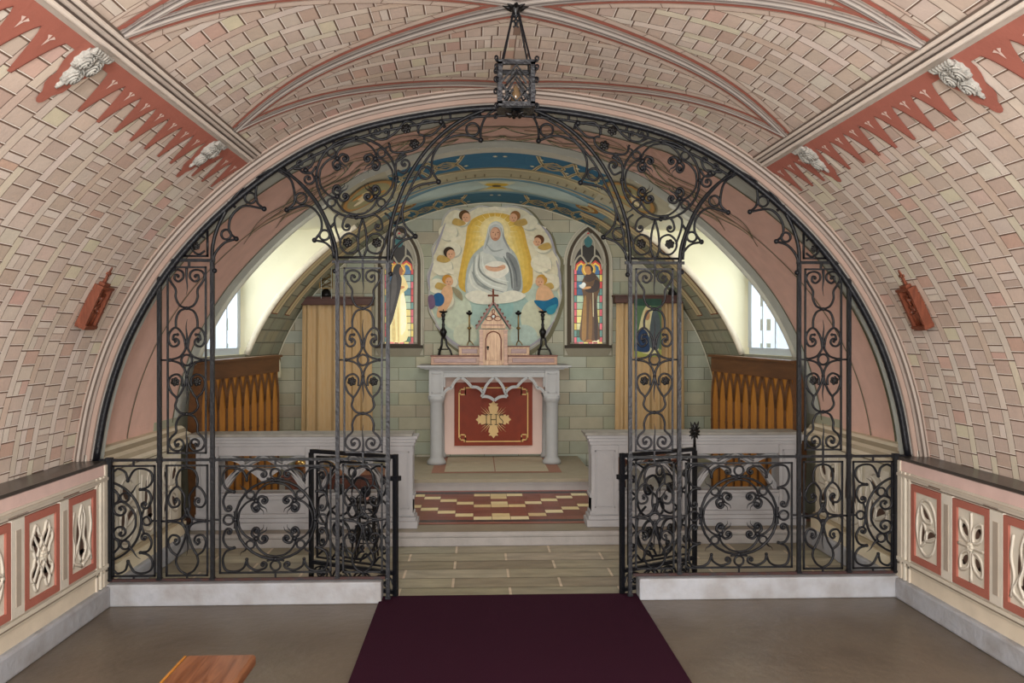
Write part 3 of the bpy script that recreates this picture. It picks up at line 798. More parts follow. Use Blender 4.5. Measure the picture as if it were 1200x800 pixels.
# ---- chancel lower side walls (behind the screen) with slanting moulding and carved tracery
for sd in (-1, 1):
    nm = 'left' if sd < 0 else 'right'
    mb = MB()
    mb.box(sd * 2.27, sd * 2.5, YS + .04, YF, .10, .72, (206, 198, 178))
    prof = [(2.43, .84), (2.37, .84), (2.345, .825), (2.33, .80), (2.30, .785), (2.285, .76), (2.262, .745), (2.262, .73), (2.28, .715)]
    for (xa, za), (xb, zb), c in zip(prof, prof[1:], [(206, 196, 172), (214, 206, 184), (150, 138, 116), (208, 198, 176), (172, 160, 138), (216, 208, 188), (206, 196, 172), (130, 118, 98)]):
        mb.quad((sd * xa, YS + .09, za), (sd * xa, YF + .3, za), (sd * xb, YF + .3, zb), (sd * xb, YS + .09, zb), c)
    mb.box(sd * 2.235, sd * 2.3, YS + .09, YF, .115, .20, (220, 208, 182)); mb.box(sd * 2.25, sd * 2.3, YS + .09, YF, .20, .225, (170, 156, 130))
    mb.box(sd * 2.42, sd * 2.6, YF - .1, YB, 0, 1.2, (160, 160, 140))
    o = mb.build('wall_chancel_' + nm, M['paint']); struct(o, 'painted lower wall of the chancel on the %s, behind the iron screen' % nm)
    for k in range(3):
        tracery(4.97 + k * .36, 5.31 + k * .36, sd, ['swirl', 'flame', 'saltire'][k],
                ['swirl-carved cream panel behind the outermost iron panel on the %s' % nm, 'flame-carved cream panel behind the %s iron tower' % nm, 'cream carved panel on the %s chancel wall next to the wooden screen' % nm][k], .23, .70, False, 2.268, 'frameless tracery panels of the chancel walls')

# ---- end wall of painted blocks
mb = MB()
mb.box(-2.7, 2.7, YB, YB + .1, 0, 3.1, (108, 108, 92))
hb = .1335; wb = .37; r = 0; z = L1
while z < 3.05:
    x = -2.7 - (wb / 2 if r % 2 else 0)
    while x < 2.7:
        c = random.choice([(172, 172, 150), (180, 176, 152), (164, 168, 150), (184, 180, 160), (174, 166, 144), (172, 176, 160)])
        mb.quad((x + .003, YB - .003, z + .003), (x + wb - .003, YB - .003, z + .003), (x + wb - .003, YB - .003, z + hb - .003), (x + .003, YB - .003, z + hb - .003), jit(c, 5))
        mb.quad((x + .003, YB - .0035, z + hb - .007), (x + wb - .003, YB - .0035, z + hb - .007), (x + wb - .003, YB - .0035, z + hb - .003), (x + .003, YB - .0035, z + hb - .003), (196, 198, 176))
        x += wb
    z += hb; r += 1
o = mb.build('wall_end', M['paint']); struct(o, 'end wall painted as sage and cream stone blocks')
mb = MB(); qs = [-HC + 2 * HC * i / 70 for i in range(71)]
mb.tube([CH.P(YB - .008, q, .004) for q in qs], .009, 6, (210, 208, 188)); mb.tube([CH.P(YB - .03, q, .0) for q in qs], .006, 6, (116, 110, 84))
o = mb.build('trim_end_arch', M['paint']); struct(o, 'thin pale line where the vault meets the end wall')

# ---- west end behind the camera: wall with an assumed open doorway that lets light in
mb = MB(); mb.box(-2.6, -1.0, Yn0 - .1, Yn0, 0, 3.0); mb.box(1.0, 2.6, Yn0 - .1, Yn0, 0, 3.0); mb.box(-1.0, 1.0, Yn0 - .1, Yn0, 2.3, 3.0)
o = mb.build('wall_entrance', M['cream']); struct(o, 'entrance wall behind the viewer with an assumed open doorway')
# ================================================================ wrought iron
UX = 593.5
def SX(px): return (px - UX) / 208.0
def SZ(py): return 1.48 - (py - 397) / 208.0
R0 = .0062
def spiral(cx, cy, r, a0, turns, d=1, n=16):
    return [(cx + math.cos(a0 + d * 2 * PI * turns * i / n) * r * (1 - .82 * i / n), cy + math.sin(a0 + d * 2 * PI * turns * i / n) * r * (1 - .82 * i / n)) for i in range(n + 1)]
def circ(cx, cy, r, n=28, ry=None): return [(cx + math.cos(2 * PI * i / n) * r, cy + math.sin(2 * PI * i / n) * (ry or r)) for i in range(n)]

class Iron:
    """strokes drawn in photograph units (y down) and hung in the plane of the screen"""
    def __init__(s): s.k = []
    def c(s, pts, r=1.25, n=6, taper=False): s.k.append(('c', pts, r, n, taper)); return s
    def l(s, pts, r=1.25): s.k.append(('l', pts, r, 0, False)); return s
    def o(s, cx, cy, rad, r=1.1, ry=None): s.k.append(('o', circ(cx, cy, rad, 26, ry), r, 0, False)); return s
    def b(s, cx, cy, r): s.k.append(('b', (cx, cy), r, 0, False)); return s
    def tail(s, x0, y0, x1, y1, r=1.2, amp=1.4):
        pts = []
        L = math.hypot(x1 - x0, y1 - y0); nx, ny = -(y1 - y0) / L, (x1 - x0) / L
        for i in range(11):
            u = i / 10; w = math.sin(u * 2.2 * PI) * amp * u
            pts.append((x0 + (x1 - x0) * u + nx * w, y0 + (y1 - y0) * u + ny * w))
        s.k.append(('c', pts, r, 2, True)); return s
    def curl(s, path, cx, cy, r, d, w=1.25):
        """path ends in a scroll round (cx, cy)"""
        a = math.atan2(path[-1][1] - cy, path[-1][0] - cx)
        s.k.append(('c', list(path) + spiral(cx, cy, math.hypot(path[-1][0] - cx, path[-1][1] - cy), a, 1.1, d, 9)[1:], w, 5, False)); s.b(cx, cy, w * 1.3); return s
    def sym(s, ax=0):                   # mirror about the vertical x = ax
        for t, p, r, n, tp in list(s.k):
            if t == 'b': s.k.append((t, (2 * ax - p[0], p[1]), r, n, tp))
            else: s.k.append((t, [(2 * ax - x, y) for x, y in p], r, n, tp))
        return s
    def symv(s, ay=0):
        for t, p, r, n, tp in list(s.k):
            if t == 'b': s.k.append((t, (p[0], 2 * ay - p[1]), r, n, tp))
            else: s.k.append((t, [(x, 2 * ay - y) for x, y in p], r, n, tp))
        return s
    def swap(s):
        for t, p, r, n, tp in list(s.k):
            if t == 'b': s.k.append((t, (p[1], p[0]), r, n, tp))
            else: s.k.append((t, [(y, x) for x, y in p], r, n, tp))
        return s
    def add(s, o): s.k += o.k; return s
    def mesh(s, f, mb=None, y=0.0, sc=1 / 208.0):
        mb = mb or MB()
        for t, p, r, n, tp in s.k:
            R = r * sc * 1.12
            if t == 'b':
                x, z = f(p[0], p[1]); mb.ball((x, y, z), R, 8, (1, 1.1, 1)); continue
            if t == 'c': q = [(v.x, v.y) for v in cr([Vector(a) for a in p], n)]
            else: q = p
            P = [(f(a, b)[0], y, f(a, b)[1]) for a, b in q]
            if t == 'o': mb.tube(P, R, 6, closed=True, up=(0, 1, 0), flat=1.25)
            elif t == 'l':
                for a, b in zip(P, P[1:]):
                    d = (Vector(b) - Vector(a)).normalized() * R
                    mb.tube([Vector(a) - d * .7, Vector(b) + d * .7], R * 1.15, 4, up=(0, 1, 0))
            else:
                k = len(P)
                rr = [R * (1.25 - 1.1 * i / (k - 1)) for i in range(k)] if tp else R
                mb.tube(P, rr, 6, up=(0, 1, 0), flat=1.25)
        return mb

def rosette_mesh(f, x, y, r, yy=0.0, sc=1 / 208.0):
    mb = MB(); R = r * sc; cx, cz = f(x, y)
    for k in range(6):
        a = k * PI / 3 + .3
        mb.ball((cx + math.cos(a) * R * .58, yy - R * .25, cz + math.sin(a) * R * .58), R * .42, 8, (1, .55, 1))
    for k in range(5):
        a = k * 2 * PI / 5
        mb.ball((cx + math.cos(a) * R * .25, yy - R * .55, cz + math.sin(a) * R * .25), R * .3, 8, (1, .6, 1))
    mb.ball((cx, yy, cz), R * .62, 8, (1, .7, 1))
    return mb

# ---- designs (local units, axis at x = 0; y as in the photograph)
def tall_design():                      # tall tower panel, y 314..529
    I = Iron()
    I.c([(0, 361.5), (8, 358), (12.5, 349), (12.5, 340), (18, 331), (20.5, 324), (17, 318.5), (10, 317), (4.5, 320), (4, 326), (9, 330.5), (13.5, 328), (13, 323), (9.5, 323)], 1.2); I.b(9.8, 324.5, 1.8)
    I.c([(0, 361.5), (8, 365), (12, 374), (12.3, 385)], 1.2)
    I.c([(1, 408), (3, 396), (8, 387), (13.5, 384), (19, 389), (21, 397), (17.5, 405), (11.5, 405), (9, 400.5), (12, 396.5), (15.5, 398), (14.5, 392.5), (10.5, 392)], 1.2)
    I.b(10.5, 392, 1.7); I.b(13, 400, 1.7)
    I.c([(0, 403), (2.5, 411), (8.5, 418), (20, 421.5)], 1.2); I.c([(20, 421.5), (8.5, 425), (2.5, 432), (0, 441)], 1.2)
    I.c([(5.5, 452), (5.5, 443), (11, 438), (18.5, 441), (21, 449), (17.5, 459), (11.5, 466), (13, 475), (8, 482), (0, 484)], 1.2)
    I.c([(0, 440), (2.5, 450), (7, 460), (11.5, 466)], 1.2)
    I.c([(0, 484), (8, 487), (12.3, 496), (12.3, 505), (18, 511), (20.5, 518), (16.5, 525), (9, 526.5), (4, 522), (4.5, 516), (9, 513), (13.5, 516), (12.5, 521), (9.5, 520.5)], 1.2); I.b(10, 519, 1.8)
    I.b(19, 421.5, 2.0)
    I.sym()
    I.o(0, 421.5, 6.2, 1.2)
    I.l([(-29, 421.5), (-19, 421.5)], 1.1); I.l([(29, 421.5), (19, 421.5)], 1.1)
    for y in (361.5, 403, 441, 484): I.b(0, y, 2.1)
    for s in (-1, 1): I.b(s * 5, 416, 1.6); I.b(s * 5, 427, 1.6)
    I.tail(0, 315, 0, 346, 1.2, 1.0); I.tail(0, 406, 0, 374, 1.2, 1.0); I.tail(0, 440, 0, 472, 1.2, 1.0); I.tail(0, 529, 0, 497, 1.2, 1.0)
    return I
TALL_ROS = [(12.5, 446.5, 5.5), (-12.5, 446.5, 5.5)]
def low_design():                       # low tower panel, y 543.5..671
    I = Iron()
    I.c([(0, 546), (8, 549), (12, 558), (11.5, 568)], 1.2)
    I.c([(0, 604), (3, 592), (2.5, 580), (6, 573), (11.5, 568), (18.5, 574), (21.5, 584), (17.5, 591.5), (10.5, 590.5), (8.5, 585.5), (12, 581.5), (15, 584)], 1.2); I.b(13, 585.5, 2.0)
    I.c([(0, 592), (3, 601), (9, 606), (22, 608)], 1.2); I.c([(22, 608), (9, 610), (3, 615), (0, 624)], 1.2)
    I.c([(0, 612), (2, 626), (6, 638), (11.5, 648)], 1.2)
    I.c([(11.5, 648), (18.5, 642), (21.5, 632), (17.5, 624.5), (10.5, 625.5), (8.5, 631), (12, 635), (15, 632)], 1.2); I.b(13, 630, 2.0)
    I.c([(11.5, 648), (12.5, 656), (8, 665), (0, 670)], 1.2)
    I.sym(); I.o(0, 608, 5.8, 1.2)
    I.l([(-29, 608), (-22, 608)], 1.1); I.l([(29, 608), (22, 608)], 1.1)
    for s in (-1, 1): I.b(s * 21, 608, 1.8)
    I.tail(0, 614, 0, 648, 1.2, 1.2)
    return I
def star_inner(r=46.0, k=1.0):          # ring with four inner lobes and scrolled cusps, centre (0,0)
    Q = Iron()
    Q.c([(-43 * k, 0), (-41 * k, -10 * k), (-34 * k, -19 * k), (-26 * k, -23 * k), (-21 * k, -22 * k)], 1.2)
    Q.c([(0, -43 * k), (-10 * k, -41 * k), (-19 * k, -34 * k), (-23 * k, -26 * k), (-22 * k, -21 * k)], 1.2)
    Q.o(-29 * k, -29 * k, 4.6, 1.1)
    Q.curl([(-21 * k, -23 * k), (-17 * k, -27 * k), (-12 * k, -26 * k)], -13 * k, -22 * k, 4, 1, 1.5)
    Q.curl([(-23 * k, -21 * k), (-27 * k, -17 * k), (-26 * k, -12 * k)], -22 * k, -13 * k, 4, -1, 1.5)
    Q.b(-22 * k, -22 * k, 3.0)
    Q.tail(-20 * k, -20 * k, -9 * k, -9 * k, 1.2, 1.6)
    Q.tail(-20 * k, -18 * k, -13 * k, -6 * k, .9, 1.4)
    Q.tail(-33 * k, -33 * k, -41 * k, -41 * k, 1.0, 1.2)
    Q.sym().symv()
    Q.o(0, 0, r * k, 1.45)
    for a, b in ((0, -r * k), (0, r * k), (-r * k, 0), (r * k, 0)): Q.b(a, b, 2.4)
    return Q
def big_design(w=63.0, h=62.0):
    Q = Iron()
    Q.curl([(-33, -47), (-31, -54), (-22, -59), (-13.5, -57)], -14, -52.5, 4, 1, 1.25)
    Q.c([(-48, -33), (-57, -37), (-60.5, -47), (-57, -58), (-46, -60), (-37, -56), (-33, -47)], 1.25)
    Q.curl([(-48, -33), (-56, -31), (-60, -22), (-58, -13.5)], -53.5, -14, 4, -1, 1.25)
    Q.c([(-10, -48), (-5, -47), (0, -46)], 1.1); Q.c([(-47, -10), (-46.5, -5), (-46, 0)], 1.1)
    Q.b(-33, -46, 1.9); Q.b(-47.5, -32.5, 1.9)
    Q.sym().symv()
    for a, b in ((0, -53.5), (0, 53.5), (-54, 0), (54, 0)): Q.o(a, b, 5.6, 1.15)
    Q.add(star_inner())
    return Q

screen = thing('iron_screen', 'tall black wrought-iron screen of scrolls and pointed arches across the whole chancel arch', 'screen', (0, YS, 0))
def fL(ox=0.0, oy=0.0): return lambda x, y: (SX(x + ox), SZ(y + oy))
def fR(ox=0.0, oy=0.0): return lambda x, y: (-SX(x + ox), SZ(y + oy))
def both(name, I, m='iron', ox=0, oy=0, y=0.0, smooth=False):
    a = I.mesh(fL(ox, oy), y=y).build(name, M[m], screen, smooth); b = I.mesh(fR(ox, oy), y=y).build(name, M[m], screen, smooth)
    return a, b
def ros(parent_pair, pts, ox=0, oy=0):
    for par, f in zip(parent_pair, (fL(ox, oy), fR(ox, oy))):
        for x, y, r in pts: rosette_mesh(f, x, y, r, -.006).build('rosette', M['dark'], par, True)

# arch bars
mb = MB(); qs = [-OPEN.H + OPEN.L * i / 120 for i in range(121)]
qf = OPEN.find(.802); mb.tube([OPEN.P(0, -qf + 2 * qf * i / 120, .006) for i in range(121)], .019, 6, up=(0, 1, 0)); mb.build('arch_bar', M['iron'], screen, True)
qz = OPEN.find(SZ(197)); mb = MB()
mb.tube([OPEN.P(0, -qz + 2 * qz * i / 80, .050) for i in range(81)], .008, 6, up=(0, 1, 0))
for i in range(-4, 5):
    q = i * .34; 
    if i: mb.tube([OPEN.P(0, q, .01), OPEN.P(0, q, .05)], .008, 6)
mb.build('inner_arch_bar', M['iron'], screen, True)
# posts
def post(x0, z0, z1, r=.0115, m='iron'):
    for s in (-1, 1):
        mb = MB(); mb.box(s * x0 - r, s * x0 + r, -r, r, z0, z1)
        mb.box(s * x0 - r * 1.35, s * x0 + r * 1.35, -r * 1.35, r * 1.35, z0, z0 + .012); mb.box(s * x0 - r * 1.3, s * x0 + r * 1.3, -r * 1.3, r * 1.3, SZ(540), SZ(534))
        o = mb.build('post', M[m], screen)
zb = SZ(676)
post(-SX(131), zb, SZ(537), .013); post(-SX(188), zb, SZ(325), .0108); post(-SX(248.5), zb, SZ(306), .0108)
post(-SX(392.5), zb, SZ(306), .0108, 'iron_worn'); post(-SX(451), .02, SZ(306), .0108, 'iron_worn')
# rails
for s, f in ((-1, fL()), (1, fR())):
    I = Iron(); I.l([(110, 537), (452, 537)], 1.7); I.mesh(f).build('top_rail', M['iron'], screen)
    I = Iron(); I.l([(128, 676), (446, 676)], 1.7); I.mesh(f).build('bottom_rail', M['rust'], screen)
    I = Iron(); I.l([(388, 307), (456, 307)], 1.9); I.l([(421.7, 300), (421.7, 314)], 1.3); I.mesh(f).build('cross_rail', M['iron'], screen)
    I = Iron(); I.l([(200, 306), (250, 306)], 1.9); I.l([(222, 306), (222, 314)], 1.3); I.mesh(f).build('cross_rail', M['iron'], screen)
# framed panels
def framed(name, I, x0, x1, y0, y1, ox, oy=0, chamfer=False, extra=(), m='iron'):
    F = Iron()
    if chamfer: F.l([(x0, y1), (x0, y0 + 11), (x0 + 9, y0), (x1, y0), (x1, y1), (x0, y1)], 1.15)
    else: F.l([(x0, y0), (x1, y0), (x1, y1), (x0, y1), (x0, y0)], 1.15)
    for e in extra: F.l(e, 1.1)
    pf = both('panel_frame', F, m)
    out = []
    for par, f in zip(pf, (fL(ox, oy), fR(ox, oy))):
        out.append(I.mesh(f).build(name, M[m], par, True))
    return pf
pf = framed('scrollwork', tall_design(), 197.5, 241, 314, 529, 219.2, 0, True, [[(219.2, 529), (219.2, 544)]])
ros(pf, TALL_ROS, 219.2)
pf = framed('scrollwork', tall_design(), 400.5, 444, 314.5, 529, 422, 0, False, [[(422, 529), (422, 544)]], 'iron_worn')
ros(pf, TALL_ROS, 422)
framed('scrollwork', low_design(), 196, 242.5, 543.5, 671, 219.3, 0, False, [[(219.3, 671), (219.3, 676)]])
framed('scrollwork', low_design(), 399, 444, 543.5, 669, 421.7, 0, False, [[(421.7, 669), (421.7, 676)]])
framed('scrollwork', big_design(), 257, 384.4, 544.6, 668.5, 320.7, 607, False, [[(320.7, 537), (320.7, 544)], [(320.7, 668), (320.7, 676)], [(249, 607), (257, 607)], [(384, 607), (392, 607)]])
# outermost low panel
I = Iron()
arc = [(120 + math.cos(a) * 47, 607.5 + math.sin(a) * 47) for a in [-1.24 + 2.48 * i / 20 for i in range(21)]]
I.c(arc, 1.3, 2)
up = Iron()
up.c([(152, 561), (149, 551), (141, 547), (136, 550)], 1.2); up.c([(166, 571), (175, 568), (180, 560), (178, 551), (169, 547), (159, 549), (152, 561)], 1.2)
up.curl([(166, 571), (175, 573), (179, 582), (176, 590)], 171, 588.5, 4, 1); up.o(148.5, 580, 5, 1.1)
up.curl([(136, 571), (141, 577), (141, 584), (137, 588)], 144, 594, 4, -1)
up.c([(137, 588), (146, 585), (155, 592), (160, 600), (161, 607.5)], 1.2); up.tail(153, 578, 166, 563, 1.1, 1.2); up.b(152, 561, 1.9); up.b(166, 571, 1.9)
up.c([(170, 594), (168, 600), (167, 607.5)], 1.1)
up.symv(607.5); I.add(up); I.o(173.5, 607.5, 4.8, 1.15); I.l([(131, 607.5), (136, 607.5)], 1.1); I.l([(180, 607.5), (188, 607.5)], 1.1)
framed('scrollwork', I, 135.5, 182.5, 543.8, 671, 0, 0, False, [[(158.5, 537), (158.5, 544)], [(158.5, 671), (158.5, 676)]])
# pointed arches between the towers
sideL = [(248.5, 308), (249, 290), (254, 270), (263, 251), (277, 229), (296, 211), (323, 198)]
sideR = [(392.5, 308), (390, 288), (382, 264), (370, 240), (356, 222), (340, 208), (323, 198)]
ctr = [(451, 308), (452, 285), (455, 262), (463, 236), (474, 210), (489, 185), (508, 163), (533, 143), (563, 129), (593.5, 119)]
I = Iron(); I.c(sideL, 1.9, 6); I.c(sideR, 1.9, 6); both('arch_rib', I, 'iron', smooth=True)
I = Iron(); I.c(ctr, 2.0, 6); both('arch_rib', I, 'iron', smooth=True)
# cusped tracery hung in the arches
I = Iron()
def foil(pts): I.c(pts, 1.35, 8)
for (x, y) in ((276, 281), (308, 246), (334, 247), (366, 282)): I.b(x, y, 2.8)
foil([(250, 318), (251, 300), (262, 286), (276, 281)]); foil([(276, 281), (268, 272), (270, 256), (284, 243), (308, 246)]); foil([(308, 246), (300, 238), (299, 222), (306, 208), (323, 201)])
foil([(334, 247), (343, 238), (342, 222), (337, 210), (323, 201)]); foil([(366, 282), (374, 270), (372, 254), (358, 242), (334, 247)]); foil([(391, 318), (390, 300), (380, 286), (366, 282)])
I.o(292, 233.5, 6.2, 1.3); I.o(264.5, 276, 5.6, 1.3); I.o(350.5, 233.5, 6.2, 1.3); I.o(377.5, 276, 5.8, 1.3); I.b(251, 318, 2.8); I.b(389.5, 318, 2.6)
both('cusped_tracery', I, smooth=True)
I = Iron()
for (x, y) in ((483, 277), (510, 213), (559.5, 164)): I.b(x, y, 2.9)
I.c([(454, 320), (455, 300), (466, 284), (483, 277)], 1.35, 8)
I.c([(483, 277), (470, 262), (469, 242), (482, 220), (510, 213)], 1.35, 8)
I.c([(510, 213), (503, 200), (504, 182), (518, 164), (540, 158), (559.5, 164)], 1.35, 8)
I.c([(559.5, 164), (560, 150), (566, 136), (579, 127), (591, 124)], 1.35, 8)
I.o(465, 273, 6.8, 1.3); I.o(494.5, 203, 7, 1.3); I.o(550, 151.5, 7.4, 1.3); I.b(454, 321, 2.8)
both('cusped_tracery', I, smooth=True)
# the round panel over each inner tower
I = Iron()
I.c([(331, 198), (352, 220), (368, 240), (379, 262), (386, 285), (388, 302)], 1.3)
I.c([(456, 302), (460, 270), (468, 243), (480, 215), (494, 190), (513, 167), (536, 147), (560, 133)], 1.3)
I.l([(388, 302), (456, 302)], 1.4)
I.k += [(t, ([(x + 414.5, y + 209) for x, y in p] if t != 'b' else (p[0] + 414.5, p[1] + 209)), r, n, tp) for t, p, r, n, tp in star_inner(46.5).k]
for g in ((384, 268, 389, 262), (459, 262, 466, 256)): I.l([(g[0], g[1]), (g[2], g[3])], 1.4)
# heart below the ring
for sg, ax in ((1, 421.5),):
    H_ = Iron()
    H_.c([(0, 256), (4, 272), (5, 290), (2, 300)], 1.25)
    H_.curl([(2, 256), (12, 252), (20, 256), (23, 264)], 18, 266, 4.6, 1)
    H_.c([(4, 286), (8, 295), (18, 297), (25, 290), (25, 281), (17, 274), (8, 277), (5, 284)], 1.2)
    H_.c([(25, 285), (31, 268), (32, 256), (26, 250)], 1.2)
    H_.sym()
    I.k += [(t, ([(x + ax, y) for x, y in p] if t != 'b' else (p[0] + ax, p[1])), r, n, tp) for t, p, r, n, tp in H_.k]
# leaf scrolls in the outer corner
I.curl([(368, 196), (362, 204), (352, 203), (348, 197)], 350, 193, 4, 1); I.curl([(352, 203), (362, 196), (366, 187)], 362, 185.5, 4, -1); I.curl([(352, 203), (362, 204), (366, 211)], 359, 211, 4, 1)
I.tail(342, 199, 364, 197, 1.4, 1.5); I.b(356, 201, 3)
# leaf scrolls towards the crown
I.curl([(432, 158), (440, 164), (450, 163), (452, 157)], 449, 155, 3.6, -1); I.curl([(440, 164), (431, 160), (431, 152), (438, 150)], 438, 155, 3.6, 1)
I.c([(450, 163), (461, 155), (472, 143), (484, 147), (487, 156), (486, 152), (492, 143), (500, 142), (508, 142)], 1.3)
I.c([(452, 168), (456, 178), (468, 179), (482, 176), (492, 168), (493, 160), (487, 158)], 1.3)
I.c([(467, 180), (461, 190), (460, 205), (462, 214)], 1.3)
I.curl([(462, 200), (470, 203), (475, 197)], 470.5, 192.5, 3.8, -1); I.curl([(461, 190), (467, 186), (472, 182)], 469, 181.5, 3, 1)
I.c([(494, 160), (503, 158), (512, 150), (517, 144)], 1.2)
I.tail(505, 143, 526, 140, 1.5, 1.6); I.tail(517, 150, 514, 135, 1.4, 1.0); I.tail(512, 143, 520, 150, 1.4, 1.0); I.b(513, 143, 3.2)
pr = both('round_scroll_panel', I, smooth=True)
ros(pr, [(472.5, 152, 6.2), (482, 169.5, 6.2), (404.5, 285, 6), (438.5, 285, 6)])
# small spandrel outside the outer post
I = Iron(); I.l([(216, 301), (243, 301), (243, 272)], 1.2); I.l([(216, 301), (243, 264)], 1.2)
I.c([(240, 280), (234, 278), (226, 284), (226, 294), (233, 299), (240, 295)], 1.2)
pr = both('corner_scroll', I, smooth=True); ros(pr, [(231, 290, 4.6)])
mb = MB()
for s in (-1, 1):
    c = OPEN.P(0, s * OPEN.find(SZ(240)), 0); d = Vector((s * .05, 0, .035))
    mb = MB(); mb.tube([c - d * .6, c + d * 1.2], [.009, .006], 6); mb.ball(c + d * 1.2, .01, 8); mb.build('fixing_spike', M['iron'], screen)

# ---- gates folded back into the chancel
def gate(sd, label, cross):
    hx, hy = sd * .648, YS + .05; ex, ey = sd * (1.177 if sd < 0 else 1.14), 5.15
    ang = math.atan2(ey - hy, ex - hx); w = math.hypot(ex - hx, ey - hy)
    t = thing('iron_gate', label, 'gate', (hx, hy, 0), ang)
    r = .011
    for q in ((-r * 1.2, r * 1.2, -r, r, .02, .825), (w - r, w + r, -r, r, .045, .80)): mb = MB(); mb.box(*q); mb.build('stile', M['iron'], t)
    for z, k in ((.81, 1.3), (.148, 1), (.04, 1)): mb = MB(); mb.box(0, w, -r * k, r * k, z - r, z + r); mb.build('rail', M['iron'], t)
    F = Iron(); s_ = 1 / 208.0
    cx, cz = w / 2, .48; hw = w / 2 - .045; hh = .30
    kx, kz = hw / 63.0, hh / 62.0
    f = lambda x, y: (cx + x * s_ * kx * 208, cz - y * s_ * kz * 208)
    F.l([(-63, -62), (63, -62), (63, 62), (-63, 62), (-63, -62)], 1.2)
    pf_ = F.mesh(f).build('panel_frame', M['iron'], t)
    D = Iron()
    # crowded hearts, rings and scrolls of the gate leaf
    h = Iron()
    h.c([(0, -58), (22, -56), (40, -40), (46, -18), (40, 0), (24, 8), (8, 2), (0, -12)], 1.3)
    h.c([(0, 58), (20, 56), (36, 44), (46, 24), (42, 6), (28, -4)], 1.3)
    h.curl([(0, -30), (10, -40), (24, -38), (30, -28)], 22, -25, 5, 1, 1.5); h.curl([(0, 40), (8, 20), (22, 14), (32, 20)], 24, 26, 6, 1, 1.5)
    h.curl([(46, -18), (56, -24), (60, -36)], 54, -38, 5, -1); h.curl([(46, 24), (56, 28), (60, 40)], 54, 42, 5, 1)
    h.c([(20, -60), (28, -50), (44, -56), (60, -54), (60, -44)], 1.2); h.c([(14, 60), (24, 50), (36, 60), (48, 52), (60, 58)], 1.2)
    h.curl([(6, 58), (12, 50), (20, 48)], 18, 44, 4, 1); h.tail(0, -10, 18, -22, 1.3, 1.5)
    h.c([(46, -18), (60, -10), (60, 8), (46, 24)], 1.2)
    h.sym(); D.add(h); D.o(0, 0, 8, 1.3); D.o(0, 30, 6, 1.2); D.o(0, -46, 6, 1.2); D.tail(0, -38, 0, -12, 1.3, 1.3); D.tail(0, 34, 0, 58, 1.3, 1.3)
    sw = D.mesh(f, y=0).build('scrollwork', M['iron'], pf_, True)
    for x, y in ((22, -25), (-22, -25), (24, 26), (-24, 26)): rosette_mesh(f, x, y, 6, -.006).build('rosette', M['dark'], pf_, True)
    B = Iron()
    for k in range(4):
        x0 = -54 + k * 36
        B.c([(x0 - 18, 86), (x0 - 12, 76), (x0, 73), (x0 + 12, 76), (x0 + 18, 86)], 1.1); B.curl([(x0, 73), (x0 + 8, 79)], x0 + 4, 82, 3, 1, 1.0); B.curl([(x0, 73), (x0 - 8, 79)], x0 - 4, 82, 3, -1, 1.0)
    B.mesh(f).build('foot_scrolls', M['iron'], t, True)
    mb = MB(); mb.box(-.026, .022, -.020, .020, .675, .702); mb.build('hinge_clasp', M['iron'], t)
    if cross:
        mb = MB(); z0 = .80
        mb.tube([(w, 0, z0), (w, 0, z0 + .16)], [.010, .006], 6)
        cz = z0 + .115; L = .045
        for k in range(4):
            a = k * PI / 2; d = Vector((math.cos(a), 0, math.sin(a))); n_ = Vector((-d.z, 0, d.x)); c = Vector((w, 0, cz)); q = L * (1.35 if k == 1 else 1)
            for e, rr in ((0, .011), (-.45, .006), (.45, .006)):
                mb.tube([c, c + d * q * .72 + n_ * e * q, c + d * q + n_ * e * q * 1.2], [.008, rr, .002], 6)
        for k in range(4):
            a = PI / 4 + k * PI / 2
            for e in (-.25, 0, .25): mb.tube([(w, 0, cz), (w + math.cos(a + e) * .036, 0, cz + math.sin(a + e) * .036)], [.004, .001], 5)
        mb.ball((w, 0, cz), .013, 8); mb.build('cross_finial', M['dark'], t, True)
    return t
gate(-1, 'black scrolled iron gate folded back on the left of the opening, without a cross', False)
gate(1, 'black scrolled iron gate folded back on the right, topped by a small rayed cross', True)

# ---- lantern hanging from the vault
LX, LY = -.02, 3.60
zt, zb_, w = 1.48 + (397 - 79) * LY / 1000, 1.48 + (397 - 127) * LY / 1000, .068
zc = NAVE.P(LY, 0).z
t = thing('hanging_lantern', 'square black iron lantern with diamond lattice, hung on rods from the vault', 'lantern', (LX, LY, zb_))
H = zt - zb_
mb = MB()
for k in range(8):
    a = k * PI / 4; mb.tube([(0, 0, zc - zb_ - .012), (math.cos(a) * .03, math.sin(a) * .03, zc - zb_ - .02), (math.cos(a) * .062, math.sin(a) * .062, zc - zb_ - .006)], [.012, .010, .003], 6)
mb.lathe([(.0, .012), (.03, .010), (.022, -.012), (.010, -.03), (.012, -.04), (0.002, -.05)], (0, 0, zc - zb_ - .015), 12)
mb.build('ceiling_rose', M['dark'], t, True)
for sx in (-1, 1):
    for sy in (-1, 1):
        mb = MB(); mb.tube([(sx * .012, sy * .012, zc - zb_ - .045), (sx * w * .9, sy * w * .9, H)], .0045, 6)
        mb.build('hanging_rod', M['iron'], t)
mb = MB()
for sx in (-1, 1):
    pts = [(sx * (.012 + .012 * math.sin(a)), 0, zc - zb_ - .06 - .018 * (a / 3) * 1.4) for a in [0, .6, 1.3, 2, 2.7, 3.4]]
    mb.tube([(sx * .01 + sx * math.cos(a) * .010, -.01, zc - zb_ - .065 + math.sin(a) * .012) for a in [i * PI / 6 for i in range(10)]], .004, 5)
    mb.tube([(sx * .012 + sx * math.cos(a) * .010, -.01, zc - zb_ - .092 + math.sin(a) * .012) for a in [i * PI / 6 for i in range(10)]], .004, 5)
